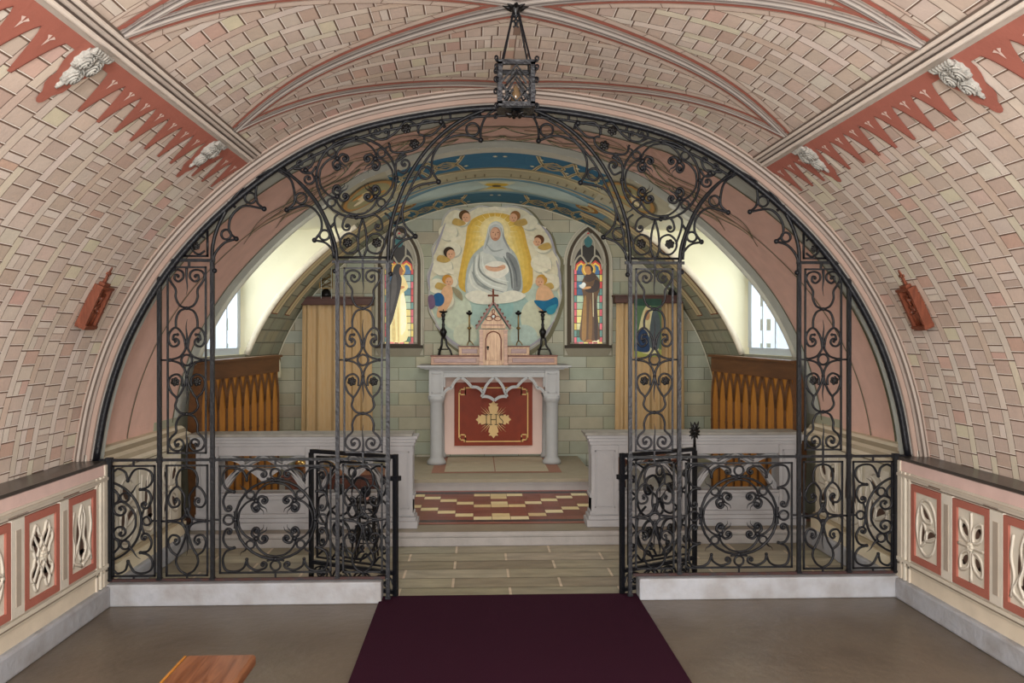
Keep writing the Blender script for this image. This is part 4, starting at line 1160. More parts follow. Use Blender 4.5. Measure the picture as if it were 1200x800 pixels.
mb.build('rod_scrolls', M['iron'], t, True)
mb = MB(); e = .0095
for sx in (-1, 1):
    for sy in (-1, 1): mb.box(sx * w - e, sx * w + e, sy * w - e, sy * w + e, 0, H)
for z in (0, H):
    for s in (-1, 1):
        mb.box(-w - e, w + e, s * w - e, s * w + e, z - e, z + e); mb.box(s * w - e, s * w + e, -w, w, z - e, z + e)
mb.build('cage_frame', M['iron_worn'], t)
mb = MB(); rr = .0062
for s in (-1, 1):
    for f in (lambda a, b: (a, s * w, b), lambda a, b: (s * w, a, b)):
        def ln(p): mb.tube([f(*q) for q in p], rr, 4)
        m_ = H / 2
        ln([(-w, m_), (0, H - .012), (w, m_), (0, .012), (-w, m_)]); ln([(-w * .75, .02), (0, H * .68), (w * .75, .02)]); ln([(-w * .6, m_), (0, H * .84), (w * .6, m_)])
        ln([(-w * .8, .01), (-w * .2, .06)]); ln([(w * .8, .01), (w * .2, .06)])
mb.build('lattice', M['iron'], t)
mb = MB(); mb.box(-w + .005, w - .005, -w + .005, w - .005, -.012, .0); mb.build('base_plate', M['iron'], t)
mb = MB(); mb.lathe([(.001, .02), (.02, .03), (.022, .06), (.012, .085), (.002, .10)], (0, 0, 0), 12); mb.build('glass_bulb', mat('smoky_lamp_glass', (120, 96, 70), rough=.1, spec=.6), t, True)
for sx in (-1, 1):
    for sy in (-1, 1):
        for z0, sg in ((H, 1), (0, -1), (H * .8, 1), (H * .62, -1)):
            mb = MB(); c = Vector((sx * (w + .014), sy * (w + .014), z0 + sg * .012)); o_ = Vector((sx, sy, 0)).normalized()
            mb.tube([c + o_ * math.cos(a) * .013 * (1 - i * .06) + Vector((0, 0, sg * math.sin(a) * .013 * (1 - i * .06))) for i, a in enumerate([j * PI / 5 - PI * .7 for j in range(13)])], .0042, 5)
            mb.build('corner_scroll', M['iron'], t, True)
mb = MB()
for k in range(7):
    a = k * 2 * PI / 7; mb.tube([(0, 0, -.012), (math.cos(a) * .03, math.sin(a) * .03, -.03), (math.cos(a) * .05, math.sin(a) * .05, -.022)], [.012, .009, .002], 6)
mb.ball((0, 0, -.024), .014, 8); mb.build('pendant_leaves', M['dark'], t, True)
# ================================================================ things
# ---- carpet
mb = MB(); mb.box(-.735, .735, .2, YS + .075, .001, .014)
o = mb.build('carpet', M['carpet']); tag(o, 'dark purple carpet runner on the nave floor leading up to the gates', 'carpet')
b = o.modifiers.new('b', 'BEVEL'); b.width = .005; b.segments = 2

# ---- bench, lower left corner
bx0, bx1, by1, bh = -1.158, -.925, 2.905, .42
t = thing('wooden_bench', 'brown wooden bench end with waxed grain, in the bottom left corner of the photo', 'bench', ((bx0 + bx1) / 2, 1.9, 0))
hw = (bx1 - bx0) / 2
mb = MB(); mb.box(-hw + .0, hw, -.9, by1 - 1.9, bh - .04, bh); o = mb.build('seat', M['oak'], t); b = o.modifiers.new('b', 'BEVEL'); b.width = .012; b.segments = 3
mb = MB(); mb.box(-hw - .008, -hw + .002, -.9, by1 - 1.902, bh - .10, bh - .002); o = mb.build('side_rail', M['amber'], t); b = o.modifiers.new('b', 'BEVEL'); b.width = .003; b.segments = 2
for y in (-.7, by1 - 1.9 - .45):
    mb = MB(); mb.box(-hw + .03, hw - .03, y - .02, y + .02, 0, bh - .04); mb.build('leg', M['oak'], t)
mb = MB(); mb.box(-.015, .015, -.7, by1 - 1.9 - .45, .12, .18); mb.build('stretcher', M['oak'], t)

# ---- carved plaques on the vault
def plaque(sd, label):
    q = sd * NAVE.find(1.66); yc = 4.42
    p, nrm = NAVE.at(q); base = NAVE.P(yc, q, .004)
    t = thing('carved_plaque', label, 'plaque', tuple(base), group='carved wooden plaques on the vault sides')
    up = Vector((-nrm.y, 0, nrm.x)); up = up if up.z > 0 else -up
    up = (up + Vector((0, 0, .15))).normalized()
    N3 = Vector((nrm.x, 0, nrm.y)); A = Vector((0, 1, 0)); N3 = (N3 - up * N3.dot(up)).normalized()
    R = Matrix((A, N3, up)).transposed()
    def tr(m): m.v = [tuple(R @ Vector(v)) for v in m.v]; return m
    h, w, d = .20, .056, .05
    m = MB(); z0 = -h / 2
    m.box(-w, w, 0, .012, z0, h / 2); tr(m).build('back_board', M['redwood'], t)
    for s in (-1, 1):
        m = MB(); m.box(s * w - .010, s * w + .010, 0, d, z0, h / 2); tr(m).build('side', M['redwood'], t)
    m = MB(); m.box(-w - .012, w + .012, 0, d + .006, z0 - .016, z0); m.box(-w - .004, w + .004, 0, d, z0 - .024, z0 - .016); tr(m).build('base', M['redwood'], t)
    m = MB(); m.box(-w - .012, w + .012, 0, d + .004, h / 2, h / 2 + .014); m.box(-w * .6, w * .6, 0, d * .8, h / 2 + .014, h / 2 + .030); tr(m).build('cornice', M['redwood'], t)
    m = MB(); c = h / 2 + .03
    m.box(-.007, .007, .012, .026, c, c + .075); m.box(-.022, .022, .012, .026, c + .042, c + .056); m.ball((0, .019, c + .049), .012, 8); m.ball((0, .019, c + .078), .010, 8)
    tr(m).build('cross', M['redwood'], t)
    rng = random.Random(3 + sd); m = MB()
    # standing draped carved figures
    for fx, fh, ln in ((-.026, .13, .25), (.004, .155, -.2), (.03, .11, .1)):
        m.tube([(fx + ln * .05, .022, z0), (fx, .026, z0 + fh * .5), (fx - ln * .08, .024, z0 + fh * .8)], [.017, .015, .010], 8)
        m.ball((fx - ln * .1, .028, z0 + fh * .92), .012, 8, (1, 1, 1.2)); m.tube([(fx, .03, z0 + fh * .72), (fx + .03 * (1 if ln > 0 else -1), .042, z0 + fh * .55)], [.010, .007], 6)
    m.tube([(-.04, .034, z0 + .04), (.04, .034, z0 + .17)], .006, 6); m.tube([(.0, .03, z0 + .15), (.035, .034, z0 + .10)], .005, 6)
    tr(m).build('carved_figures', M['redwood'], t, True)
plaque(-1, 'small carved wooden plaque topped by a cross, on the left slope of the vault')
plaque(1, 'small carved wooden plaque topped by a cross, on the right slope of the vault')

# ---- low grey rails with pierced tracery
def moulded(mb, x0, x1, yf, yb, lst):
    for z0, z1, d in lst: mb.box(x0 - d, x1 + d, yf - d, yb + d, z0, z1)
def low_rail(sd, label):
    YR0, YR1 = 6.26, 6.40; xi, xo = .655, 2.215; zb = L1
    t = thing('altar_rail', label, 'railing', (sd * (xi + xo) / 2, (YR0 + YR1) / 2, zb), group='low grey rails either side of the altar steps')
    loc = t.location
    def B(name, fn, m='railgrey', bev=.004):
        mb = MB(); fn(mb); shift(mb, loc); o = mb.build(name, M[m], t); b = o.modifiers.new('b', 'BEVEL'); b.width = bev; b.segments = 2; return o
    a, c = sorted((sd * xi, sd * xo))
    B('base', lambda mb: moulded(mb, a, c, YR0, YR1, ((zb, zb + .05, .035), (zb + .05, zb + .08, .022), (zb + .08, zb + .11, .010))))
    B('cap', lambda mb: mb.box(a - .05, c, YR0 - .05, YR1 + .05, .772, .792), 'railcap')
    B('top_beam', lambda mb: moulded(mb, a, c, YR0, YR1, ((.63, .70, .004), (.70, .725, .012), (.725, .75, .022), (.75, .772, .036))))
    zl, zh = zb + .11, .63
    B('lower_beam', lambda mb: moulded(mb, a, c, YR0, YR1, ((zl, zl + .10, .0), (zl + .10, zl + .13, .012), (zl + .13, zl + .15, .004))))
    def pil(x0, x1):
        x0, x1 = sorted((sd * x0, sd * x1))
        def fn(mb):
            mb.box(x0, x1, YR0 - .018, YR1 + .018, zb + .09, .70)
        o = B('pilaster', fn)
        mb = MB(); w = x1 - x0
        for k, (i, d) in enumerate(((.025, .016), (.038, .012))):
            X0, X1, Z0, Z1 = x0 + i, x1 - i, zb + .14, .66
            for q in ((X0, X0 + .008, Z0, Z1), (X1 - .008, X1, Z0, Z1), (X0, X1, Z0, Z0 + .008), (X0, X1, Z1 - .008, Z1)): mb.box(q[0], q[1], YR0 - d - .010, YR0 - .014, q[2], q[3])
        shift(mb, loc); mb.build('moulding', M['railgrey'], o)
    pil(xi, xi + .20); pil(xo - .16, xo); pil(1.33, 1.43)
    # tracery bays
    z0, z1 = zl + .15, .63
    for (x0, x1) in ((xi + .20, 1.33), (1.43, xo - .16)):
        x0, x1 = sorted((sd * x0, sd * x1)); w = x1 - x0; xm = (x0 + x1) / 2; h = z1 - z0; ym = (YR0 + YR1) / 2
        mb = MB()
        def R_(pts, r=.024):
            mb.tube([(x0 + u * w, ym, z0 + v * h) for u, v in [(p.x, p.y) for p in cr([Vector(q) for q in pts], 6)]], r, 4, up=(0, 1, 0), flat=2.0)
            mb.tube([(x0 + u * w, ym - .036, z0 + v * h) for u, v in [(p.x, p.y) for p in cr([Vector(q) for q in pts], 6)]], .007, 6)
        for f in (lambda u: u, lambda u: 1 - u):
            R_([(f(.0), .02), (f(.12), .42), (f(.28), .70), (f(.5), .97)])
            R_([(f(.0), .98), (f(.2), .86), (f(.36), .6), (f(.5), .36)])
            R_([(f(.5), .98), (f(.66), .8), (f(.82), .55), (f(.98), .02)])
        shift(mb, loc); mb.build('tracery', M['railgrey'], t)
        mb = MB(); mb.prism([(xm - .05, z0 + h * .62), (xm + .05, z0 + h * .62), (xm + .03, z0 + h * .36), (xm, z0 + h * .28), (xm - .03, z0 + h * .36)], YR0 + .02, YR1 - .02); shift(mb, loc)
        o = mb.build('keystone', M['railgrey'], t)
low_rail(-1, 'grey moulded low rail with pierced tracery, left of the altar steps')
low_rail(1, 'grey moulded low rail with pierced tracery, right of the altar steps')

# ---- panelled wooden side screens under the windows
def side_screen(sd, label):
    xa, ya, xb, yb = 2.27, 6.52, 2.0, 7.88; L = math.hypot(xb - xa, yb - ya); h0, h1 = 1.312, 1.335
    t = thing('panelled_screen', label, 'wooden screen', (sd * xa, ya, L1), -sd * math.atan2(xb - xa, yb - ya), group='panelled wooden screens under the bay windows')
    H = h1 - L1; d0 = h0 - h1           # local: x outward, y along, the top falls a little towards the near end
    def P(x, y, z): return (sd * x, y, z + d0 * (1 - y / L) * z / H)
    def bx(mb, x0, x1, y0, y1, z0, z1):
        n = len(mb.v); mb.box(x0, x1, y0, y1, z0, z1); mb.v[n:] = [P(*v) for v in mb.v[n:]]
    mb = MB(); bx(mb, .008, .03, .02, L, 0, H - .10); mb.build('panel_boards', M['amber'], t)
    mb = MB(); bx(mb, -.006, .03, 0, L, H - .155, H - .018); mb.build('top_rail', M['brown'], t)
    mb = MB(); bx(mb, -.03, .06, -.01, L + .02, H - .02, H); mb.build('cap', M['brown'], t)
    n = 10; p = L / n; zt_ = H - .155; hb = .27
    for i in range(n + 1):
        mb = MB(); y = i * p; bx(mb, .0, .009, y - .014, y + .014, 0, zt_ - hb + .02); bx(mb, -.003, .009, y - .017, y + .017, .62, .64)
        mb.build('mullion', M['brown'], t)
    mb = MB()
    for i in range(n):
        ya_, yc_ = i * p, (i + .5) * p
        for a, b in ((ya_, yc_), (ya_ + p, yc_)):
            prev = None
            for j in range(13):
                u = j / 12; yy = a + (b - a) * (u ** 1.9); zz = zt_ - hb + hb * u ** .9
                w = .015 + .010 * u; s_ = 1 if b > a else -1
                cur = ((yy + s_ * w * .9, zz - .0), (yy - s_ * w, min(zt_, zz + .01)))
                if prev:
                    mb.poly([P(.001, prev[0][0], prev[0][1]), P(.001, cur[0][0], cur[0][1]), P(.001, cur[1][0], cur[1][1]), P(.001, prev[1][0], prev[1][1])])
                prev = cur
        # solid web above the point
    for i in range(n + 1):
        y = i * p; c = .016; z1 = zt_ - .10
        mb.poly([P(.002, y - .014, zt_ - hb), P(.002, y + .014, zt_ - hb), P(.002, min(L, y + .04), z1), P(.002, max(0, y - .04), z1)])
    for i in range(n):
        y = (i + .5) * p; mb.poly([P(.002, y - .032, zt_), P(.002, y + .032, zt_), P(.002, y, zt_ - .05)])
    mb.build('arcading', M['brown'], t)
    mb = MB(); pts = [(-.012, -L1 + .0), (-.012, H - .02), (.03, H - .03), (.06, H - .16), (.085, .8), (.09, .5), (.07, 0), (.06, -L1 + .0)]
    mb.prism([(sd * a, b if b < 0 else P(a, 0, b)[2]) for a, b in [(q[0], max(q[1], 0)) for q in pts]], -.03, .0); mb.build('end_board', M['brown'], t)
side_screen(-1, 'dark-framed wooden screen of pointed orange panels under the left window')
side_screen(1, 'dark-framed wooden screen of pointed orange panels under the right window')

# ---- curtains on the end wall
def bw(px, py, Y=YB): p = W(px, py, Y); return p.x, p.z
def curtain(sd, px0, px1, pyt, label):
    x0, zt_ = bw(px0, pyt, 9.1); x1, _ = bw(px1, pyt, 9.1)
    t = thing('curtain', label, 'curtain', ((x0 + x1) / 2, 9.12, L1), group='tan door curtains on the end wall')
    w = (x1 - x0) / 2; h = zt_ - L1
    mb = MB(); mb.box(-w, w, -.07, .10, h - .085, h - .008); o = mb.build('pelmet', M['pelmet'], t); b = o.modifiers.new('b', 'BEVEL'); b.width = .006; b.segments = 2
    mb = MB(); mb.box(-w - .012, w + .012, -.085, .10, h - .010, h + .004); mb.build('pelmet_shelf', M['pelmet'], t)
    n = 90; mb = MB(); rows = 14
    def fold(u, v):
        x = (-w + .02 + (2 * w - .04) * u) * (1 + .05 * v * 1.0); ph = u * 15 + .6 * math.sin(u * 9)
        return (x, -.02 + .022 * math.sin(ph * 2.6) * (.5 + .6 * v) + .008 * math.sin(ph * 5.3 + 1), (h - .08) * (1 - v) + .01)
    for i in range(n):
        for j in range(rows):
            a, b = i / n, (i + 1) / n; c, d = j / rows, (j + 1) / rows
            mb.quad(fold(a, c), fold(b, c), fold(b, d), fold(a, d))
    o = mb.build('cloth', M['cloth'], t, True)
    s = o.modifiers.new('s', 'SOLIDIFY'); s.thickness = .006
    return x0, x1, zt_
cl = curtain(-1, 352, 437, 348, 'tan pleated curtain under a dark wooden pelmet, on the left of the end wall')
crr = curtain(1, 720, 803, 346, 'tan curtain with a picture hung over it, right of the altar')

# ---- picture over the right curtain: plain painted stand-in
x0, z1 = bw(743, 350, 9.03); x1, z0 = bw(775, 418, 9.03)
t = thing('painted_picture', 'unframed green and cream painted picture hanging over the right curtain', 'picture', ((x0 + x1) / 2, 9.03, z0))
w, h = (x1 - x0) / 2, z1 - z0
mb = MB(); mb.box(-w, w, -.006, .006, 0, h, (96, 124, 92)); mb.build('board', M['art'], t)
mb = MB()
def blob(mb, pts, y, c): mb.prism(pts, y - .0015, y, c)
def ring(cx, cz, rx, rz, n=18): return [(cx + math.cos(2 * PI * i / n) * rx, cz + math.sin(2 * PI * i / n) * rz) for i in range(n)]
blob(mb, [(-w, 0), (w, 0), (w, h * .12), (0, h * .18), (-w, h * .1)], -.007, (170, 172, 96))
blob(mb, [(p.x, p.y) for p in cr([Vector(v) for v in ((-w * .6, h * .1), (w * .7, h * .08), (w * .8, h * .5), (w * .4, h * .8), (0, h * .9), (-w * .4, h * .75), (-w * .7, h * .4))], 5, True)], -.008, (226, 216, 168))
blob(mb, [(p.x, p.y) for p in cr([Vector(v) for v in ((-w * .9, h * .12), (w * .1, h * .1), (0, h * .4), (-w * .5, h * .48), (-w * .9, h * .3))], 5, True)], -.010, (52, 72, 104))
blob(mb, [(p.x, p.y) for p in cr([Vector(v) for v in ((w * .1, h * .2), (w * .8, h * .15), (w * .9, h * .6), (w * .5, h * .85), (w * .2, h * .6))], 5, True)], -.011, (92, 102, 106))
blob(mb, ring(-w * .05, h * .72, w * .2, h * .09), -.012, (196, 150, 112)); blob(mb, [(-w, h * .88), (w, h * .88), (w, h), (-w, h)], -.008, (58, 86, 74))
mb.build('painting', M['art'], t)

# ---- the pale rail lanterns standing on the pelmets
def pelmet_lantern(cx, zb, label, wide, mt):
    t = thing('pierced_lantern', label, 'lantern', (cx, 9.06, zb))
    w = wide; H = .30
    mb = MB(); mb.lathe([(.001, 0), (.055, 0), (.058, .02), (.045, .06), (.03, .075), (.02, .085), (.001, .09)], (0, 0, 0), 16); mb.build('foot', M['dark'], t, True)
    mb = MB()
    for sx in (-1, 1):
        for sy in (-1, 1): mb.box(sx * w - .004, sx * w + .004, sy * w * .5 - .004, sy * w * .5 + .004, .09, .09 + H)
    for z in (.09, .09 + H): mb.box(-w, w, -w * .5, w * .5, z - .004, z + .004)
    mb.build('cage_frame', M[mt], t)
    mb = MB()
    for k in range(5):
        z = .10 + k * H / 5; zz = z + H / 5
        for s in (-1, 1):
            mb.tube([(-w, s * w * .5, z), (0, s * w * .5, (z + zz) / 2), (-w, s * w * .5, zz)], .006, 5); mb.tube([(w, s * w * .5, z), (0, s * w * .5, (z + zz) / 2), (w, s * w * .5, zz)], .006, 5)
            mb.tube([(s * w, -w * .5, z), (s * w, w * .5, zz)], .005, 5)
    mb.build('pierced_side', M[mt], t)
    mb = MB()
    for k in range(6):
        a = k * PI / 3; mb.prism([(math.cos(a) * .035, .13 + H + math.sin(a) * .035), (math.cos(a + .5) * .014, .13 + H + math.sin(a + .5) * .014), (0, .13 + H), (math.cos(a - .5) * .014, .13 + H + math.sin(a - .5) * .014)], -.003, .003)
    mb.tube([(0, 0, .09 + H), (0, 0, .13 + H)], .004, 5)
    mb.build('star_top', M['redwood'], t)
pelmet_lantern(bw(789, 346, 9.06)[0], bw(789, 346, 9.06)[1] + .002, 'pale pierced lantern with black foot standing on the right curtain pelmet', .052, 'white')
pelmet_lantern(bw(382, 348, 9.06)[0], bw(382, 348, 9.06)[1] + .002, 'dark pierced lantern with black foot standing on the left curtain pelmet', .062, 'brass')
# dried sprig over the left pelmet lantern
t = thing('leaf_garland', 'two pale green dangling sprigs over the left pelmet lantern', 'garland', (bw(382, 270, 8.93)[0], 8.93, bw(382, 352, 8.93)[1]))
rng = random.Random(5)
for dx, zt_, zb2 in ((-.05, .80, .42), (.055, .76, .46)):
    mb = MB(); mb.tube([(dx, .0, zt_), (dx * .9, -.004, (zt_ + zb2) / 2), (dx, 0, zb2)], .0035, 5)
    mb.tube([(dx, 0, zb2), (dx, 0, .02)], .0022, 5); st = mb.build('stem', M['white'], t)
    mb = MB()
    for k in range(14):
        z = zb2 + (zt_ - zb2) * k / 13; s = -1 if k % 2 else 1; a = rng.uniform(.2, .9)
        mb.ball((dx + s * .014, rng.uniform(-.01, .01), z), .013, 6, (1, .25, .55), None, Matrix.Rotation(a * s, 3, 'Y'))
    mb.build('leaves', mat('pale_green_leaves', (150, 182, 150), rough=.8), st, True)

# ---- painted stained windows
def stained(cx_px, label, who):
    X, z0 = bw(cx_px, 403); zt_ = bw(cx_px, 284)[1]; t = thing('window_3' if who == 'nun' else 'window_4', label, 'window', (X, YB, z0))
    del t['category']; t['kind'] = 'structure'
    H = zt_ - z0; w = .155; zs = H * .78
    def arch(w_, zs_, H_, z_0=0, n=10):
        R_ = (w_ * w_ + (H_ - zs_) ** 2) / (2 * w_); pts = [(-w_, z_0), (w_, z_0)]
        for i in range(n + 1):
            a = math.acos(max(-1, min(1, (R_ - w_) / R_))) * i / n
            pts.append((w_ - R_ + R_ * math.cos(a), zs_ + R_ * math.sin(a)))
        for i in range(n - 1, -1, -1):
            a = math.acos(max(-1, min(1, (R_ - w_) / R_))) * i / n
            pts.append((-w_ + R_ - R_ * math.cos(a), zs_ + R_ * math.sin(a)))
        return pts
    # stone surround
    mb = MB(); mb.prism(arch(w + .115, zs, H + .22, -.14), -.004, .0, (142, 140, 120)); mb.prism(arch(w + .10, zs, H + .205, -.12), -.008, -.004, (186, 182, 164)); mb.prism(arch(w + .075, zs, H + .17, -.02), -.010, -.006, (84, 74, 62)); mb.prism(arch(w + .03, zs, H + .12, -.0), -.014, -.008, (176, 170, 154))
    mb.build('stone_surround', M['paint'], t)
    mb = MB()
    for s in (-1, 1):
        mb.tube([(s * (w + .018), -.016, 0), (s * (w + .018), -.016, zs)], .013, 8, (206, 200, 184)); mb.box(s * (w + .02) - .022, s * (w + .02) + .022, -.034, -.004, zs - .01, zs + .012, (196, 190, 172)); mb.box(s * (w + .02) - .02, s * (w + .02) + .02, -.034, -.004, 0, .02, (150, 144, 128))
        aa = arch(w + .105, zs, H + .21); mb.tube([(x, -.012, z) for x, z in (aa[1:12] if s > 0 else aa[12:] )], .010, 6, (204, 198, 180))
        aa = arch(w + .03, zs, H + .12); mb.tube([(x, -.016, z) for x, z in (aa[1:12] if s > 0 else aa[12:] )], .013, 6, (198, 192, 176))
    mb.build('shafts', M['paint'], t, True)
    mb = MB(); mb.box(-w - .10, w + .10, -.05, 0, -.045, -.012, (70, 62, 54)); mb.poly([(-w - .1, -.05, -.045), (w + .1, -.05, -.045), (w + .06, -.012, -.13), (-w - .06, -.012, -.13)], (150, 144, 126)); mb.box(-w - .06, w + .06, -.012, 0, -.13, -.045, (150, 144, 126))
    mb.build('window_sill', M['paint'], t)
    # glass: pieces and leads
    g = MB(); rng = random.Random(11 if who == 'nun' else 23)
    back = [(70, 110, 124), (54, 92, 120), (150, 172, 160), (196, 180, 96), (92, 120, 84), (176, 176, 120)]
    g.prism(arch(w, zs * .98, H * 1.0, .0), -.018, -.014, (30, 26, 22))
    nz = 11; hz = zs * .96 / nz
    for j in range(nz):
        for s in (-1, 1):
            c = rng.choice([(196, 84, 96), (206, 180, 84), (214, 100, 110), (90, 130, 120), (184, 60, 60)])
            g.box(s * w - s * .004, s * w - s * .028, -.020, -.018, j * hz + .005, (j + 1) * hz - .002, c)
        xs = [-w + .031, -w * .3, w * .25, w - .031]
        for a, b in zip(xs, xs[1:]):
            zc = j / nz; c = (206, 196, 120) if zc < .45 else rng.choice(back[:3]) if zc > .62 else (156, 178, 150)
            if zc < .25: c = rng.choice([(90, 140, 130), (206, 200, 150), (70, 110, 90)])
            g.box(a + .002, b - .002, -.020, -.018, j * hz + .005, (j + 1) * hz - .002, jit(c, 14))
    for k in range(6): g.box(-w + k * w / 3 + .003, -w + (k + 1) * w / 3 - .003, -.021, -.018, .006, .022, rng.choice([(214, 110, 110), (222, 196, 110), (150, 70, 70)]))
    for s in (-1, 1):                       # coloured heads of the two lights
        cx = s * w * .5
        for rr, c in ((w * .46, (176, 60, 50)), (w * .36, (214, 170, 70)), (w * .26, (48, 96, 128))):
            g.prism([(cx - rr, zs * .93), (cx + rr, zs * .93), (cx + rr * .8, zs * .93 + rr * .9), (cx, zs * .93 + rr * 1.5), (cx - rr * .8, zs * .93 + rr * .9)], -.0215 - (w - rr) * .02, -.020, c)
    g.prism(ring(0, H * 1.01, w * .28, H * .06), -.024, -.018, (40, 84, 84)); g.prism(ring(0, H * 1.085, .012, .012), -.024, -.018, (150, 50, 50))
    g.build('stained_glass', M['stained'], t)
    # tracery bars over the head
    mb = MB()
    for s in (-1, 1):
        mb.tube([(p.x, -.026, p.y) for p in cr([Vector(v) for v in ((s * w, zs * .94), (s * w * .9, zs * 1.04), (s * w * .5, zs * 1.11), (0, zs * .98))], 5)], .011, 6, (196, 190, 172))
        mb.tube([(p.x, -.026, p.y) for p in cr([Vector(v) for v in ((s * w * .45, zs * 1.1), (s * w * .42, H * 1.0), (0, H * 1.075))], 5)], .010, 6, (196, 190, 172))
    mb.build('head_tracery', M['paint'], t, True)
    f = MB(); y = -.0275; k = 0
    def sh(pts, c, sm=True):
        nonlocal y
        y -= .0012
        q = [(p.x, p.y) for p in cr([Vector((a * w, b * H)) for a, b in pts], 4, True)] if sm else [(a * w, b * H) for a, b in pts]
        f.prism(q, y - .001, y, c)
    def U(pts, cx, by): return [((a - cx) / 85.0, (by - b) / 595.0) for a, b in pts]
    if who == 'nun':
        V = lambda p: U(p, 190, 705)
        sh(V([(185 + math.cos(i * PI / 8) * 43, 272 + math.sin(i * PI / 8) * 42) for i in range(16)]), (190, 142, 60)); sh(V([(185 + math.cos(i * PI / 8) * 34, 272 + math.sin(i * PI / 8) * 33) for i in range(16)]), (214, 182, 92))
        sh(V([(121, 615), (140, 570), (170, 500), (190, 420), (216, 398), (224, 460), (234, 560), (234, 684), (122, 684)]), (232, 218, 156))
        sh(V([(200, 298), (222, 320), (242, 372), (216, 402), (184, 420), (180, 380), (194, 340)]), (222, 200, 138)); sh(V([(214, 408), (231, 480), (231, 600), (216, 640), (200, 638), (198, 450)]), (244, 236, 196))
        sh(V([(150, 590), (164, 560), (170, 680), (150, 680)]), (206, 186, 120)); sh(V([(180, 520), (188, 500), (192, 680), (182, 680)]), (208, 188, 124))
        sh(V([(192, 250), (206, 256), (212, 268), (219, 280), (212, 286), (208, 300), (192, 300)]), (150, 92, 52)); sh(V([(180, 372), (216, 366), (220, 378), (184, 388)]), (186, 130, 80))
        sh(V([(160, 258), (176, 240), (196, 240), (203, 252), (194, 262), (192, 292), (206, 326), (196, 400), (170, 500), (150, 572), (121, 612), (122, 500), (134, 380), (150, 300)]), (40, 38, 38)); sh(V([(150, 330), (170, 300), (178, 380), (160, 470), (140, 520)]), (70, 66, 62))
    else:
        V = lambda p: U(p, 195, 715)
        sh(V([(197 + math.cos(i * PI / 8) * 42, 280 + math.sin(i * PI / 8) * 41) for i in range(16)]), (184, 142, 54)); sh(V([(197 + math.cos(i * PI / 8) * 33, 280 + math.sin(i * PI / 8) * 32) for i in range(16)]), (214, 188, 96))
        sh(V([(148, 690), (255, 690), (262, 650), (250, 540), (248, 450), (262, 400), (262, 345), (240, 312), (205, 298), (175, 320), (160, 345), (155, 390), (165, 450), (153, 560)]), (86, 60, 34))
        sh(V([(156, 684), (180, 686), (184, 560), (182, 440), (168, 450), (160, 560)]), (140, 102, 48)); sh(V([(196, 684), (214, 686), (218, 560), (206, 450), (198, 560)]), (118, 84, 40)); sh(V([(232, 680), (250, 680), (246, 520), (236, 440), (230, 540)]), (54, 38, 28))
        sh(V([(170, 335), (182, 308), (216, 294), (240, 312), (238, 334), (204, 352), (180, 350)]), (60, 42, 32)); sh(V([(236, 338), (263, 358), (252, 402), (204, 416), (176, 402), (184, 380), (222, 376)]), (46, 34, 30))
        sh(V([(170, 272), (178, 258), (196, 254), (212, 264), (216, 290), (204, 308), (186, 308), (174, 292)]), (170, 116, 62)); sh(V([(172, 264), (188, 249), (212, 254), (224, 276), (218, 296), (210, 288), (206, 266), (188, 260)]), (48, 36, 30))
        sh(V([(160, 384), (206, 379), (206, 390), (166, 396)]), (186, 134, 82)); sh(V([(139, 372), (152, 366), (166, 354), (180, 368), (166, 390), (146, 386)]), (206, 208, 200))
        sh(V([(220, 416), (224, 416), (226, 556), (222, 556)]), (206, 196, 160), False); sh(V([(180, 702), (216, 704), (212, 690), (186, 690)]), (150, 96, 50))
    f.build('painted_figure', M['stained'], t)
stained(468, 'pointed stained-glass window of a robed figure in a black veil, left of the mural', 'nun')
stained(689, 'pointed stained-glass window of a figure in a brown habit, right of the mural', 'monk')

# ---- the big painted mural (plain stand-in: a pale robed figure on clouds)
mx0, mz0 = bw(579, 417)
t = thing('altar_mural', 'large wall painting of a pale robed figure among golden clouds above the altar', 'painting', (mx0, YB - .004, mz0))
s_ = 1 / 108.5
def mp(px, py): return ((px - 579) * s_, (417 - py) * s_)
class Lay:
    def __init__(s): s.mb = MB(); s.y = 0
    def a(s, pts, c, sm=True, n=5):
        s.y -= .00035
        q = [Vector(mp(*p)) for p in pts]
        if sm: q = cr(q, n, True)
        s.mb.prism([(p.x, p.y) for p in q], s.y - .0003, s.y, c)
    def e(s, cx, cy, rx, ry, c, n=20): s.a([(cx + math.cos(2 * PI * i / n) * rx, cy + math.sin(2 * PI * i / n) * ry) for i in range(n)], c, False)
    def ln(s, pts, w, c):
        s.y -= .00035; P = cr([Vector(mp(*p)) for p in pts], 6)
        s.mb.tube([(p.x, s.y, p.y) for p in P], [w * s_ * (1 - .7 * abs(2 * i / (len(P) - 1) - 1) ** 2) for i in range(len(P))], 6, c, up=(0, 1, 0), flat=.03)
G = Lay()
cloud = [(519, 255), (530, 244), (548, 246), (562, 240), (580, 242), (600, 240), (614, 243), (624, 250), (633, 262), (645, 275), (650, 292), (657, 305), (656, 325), (659, 345), (654, 365), (648, 380), (640, 395), (625, 408), (600, 420), (560, 420), (535, 408), (520, 395), (510, 378), (502, 362), (502, 342), (500, 322), (506, 306), (506, 290), (515, 275)]
G.a([(579 + (x - 579) * 1.03 + 2, 330 + (y - 330) * 1.025 + 2) for x, y in cloud], (120, 116, 92)); G.a(cloud, (186, 184, 176))
G.a([(579 + (x - 579) * .97, 330 + (y - 330) * .975) for x, y in cloud], (222, 214, 184))
G.a([(505, 330), (520, 322), (545, 338), (580, 345), (612, 338), (640, 328), (655, 345), (650, 372), (636, 395), (606, 414), (558, 414), (528, 398), (508, 368)], (186, 200, 182))
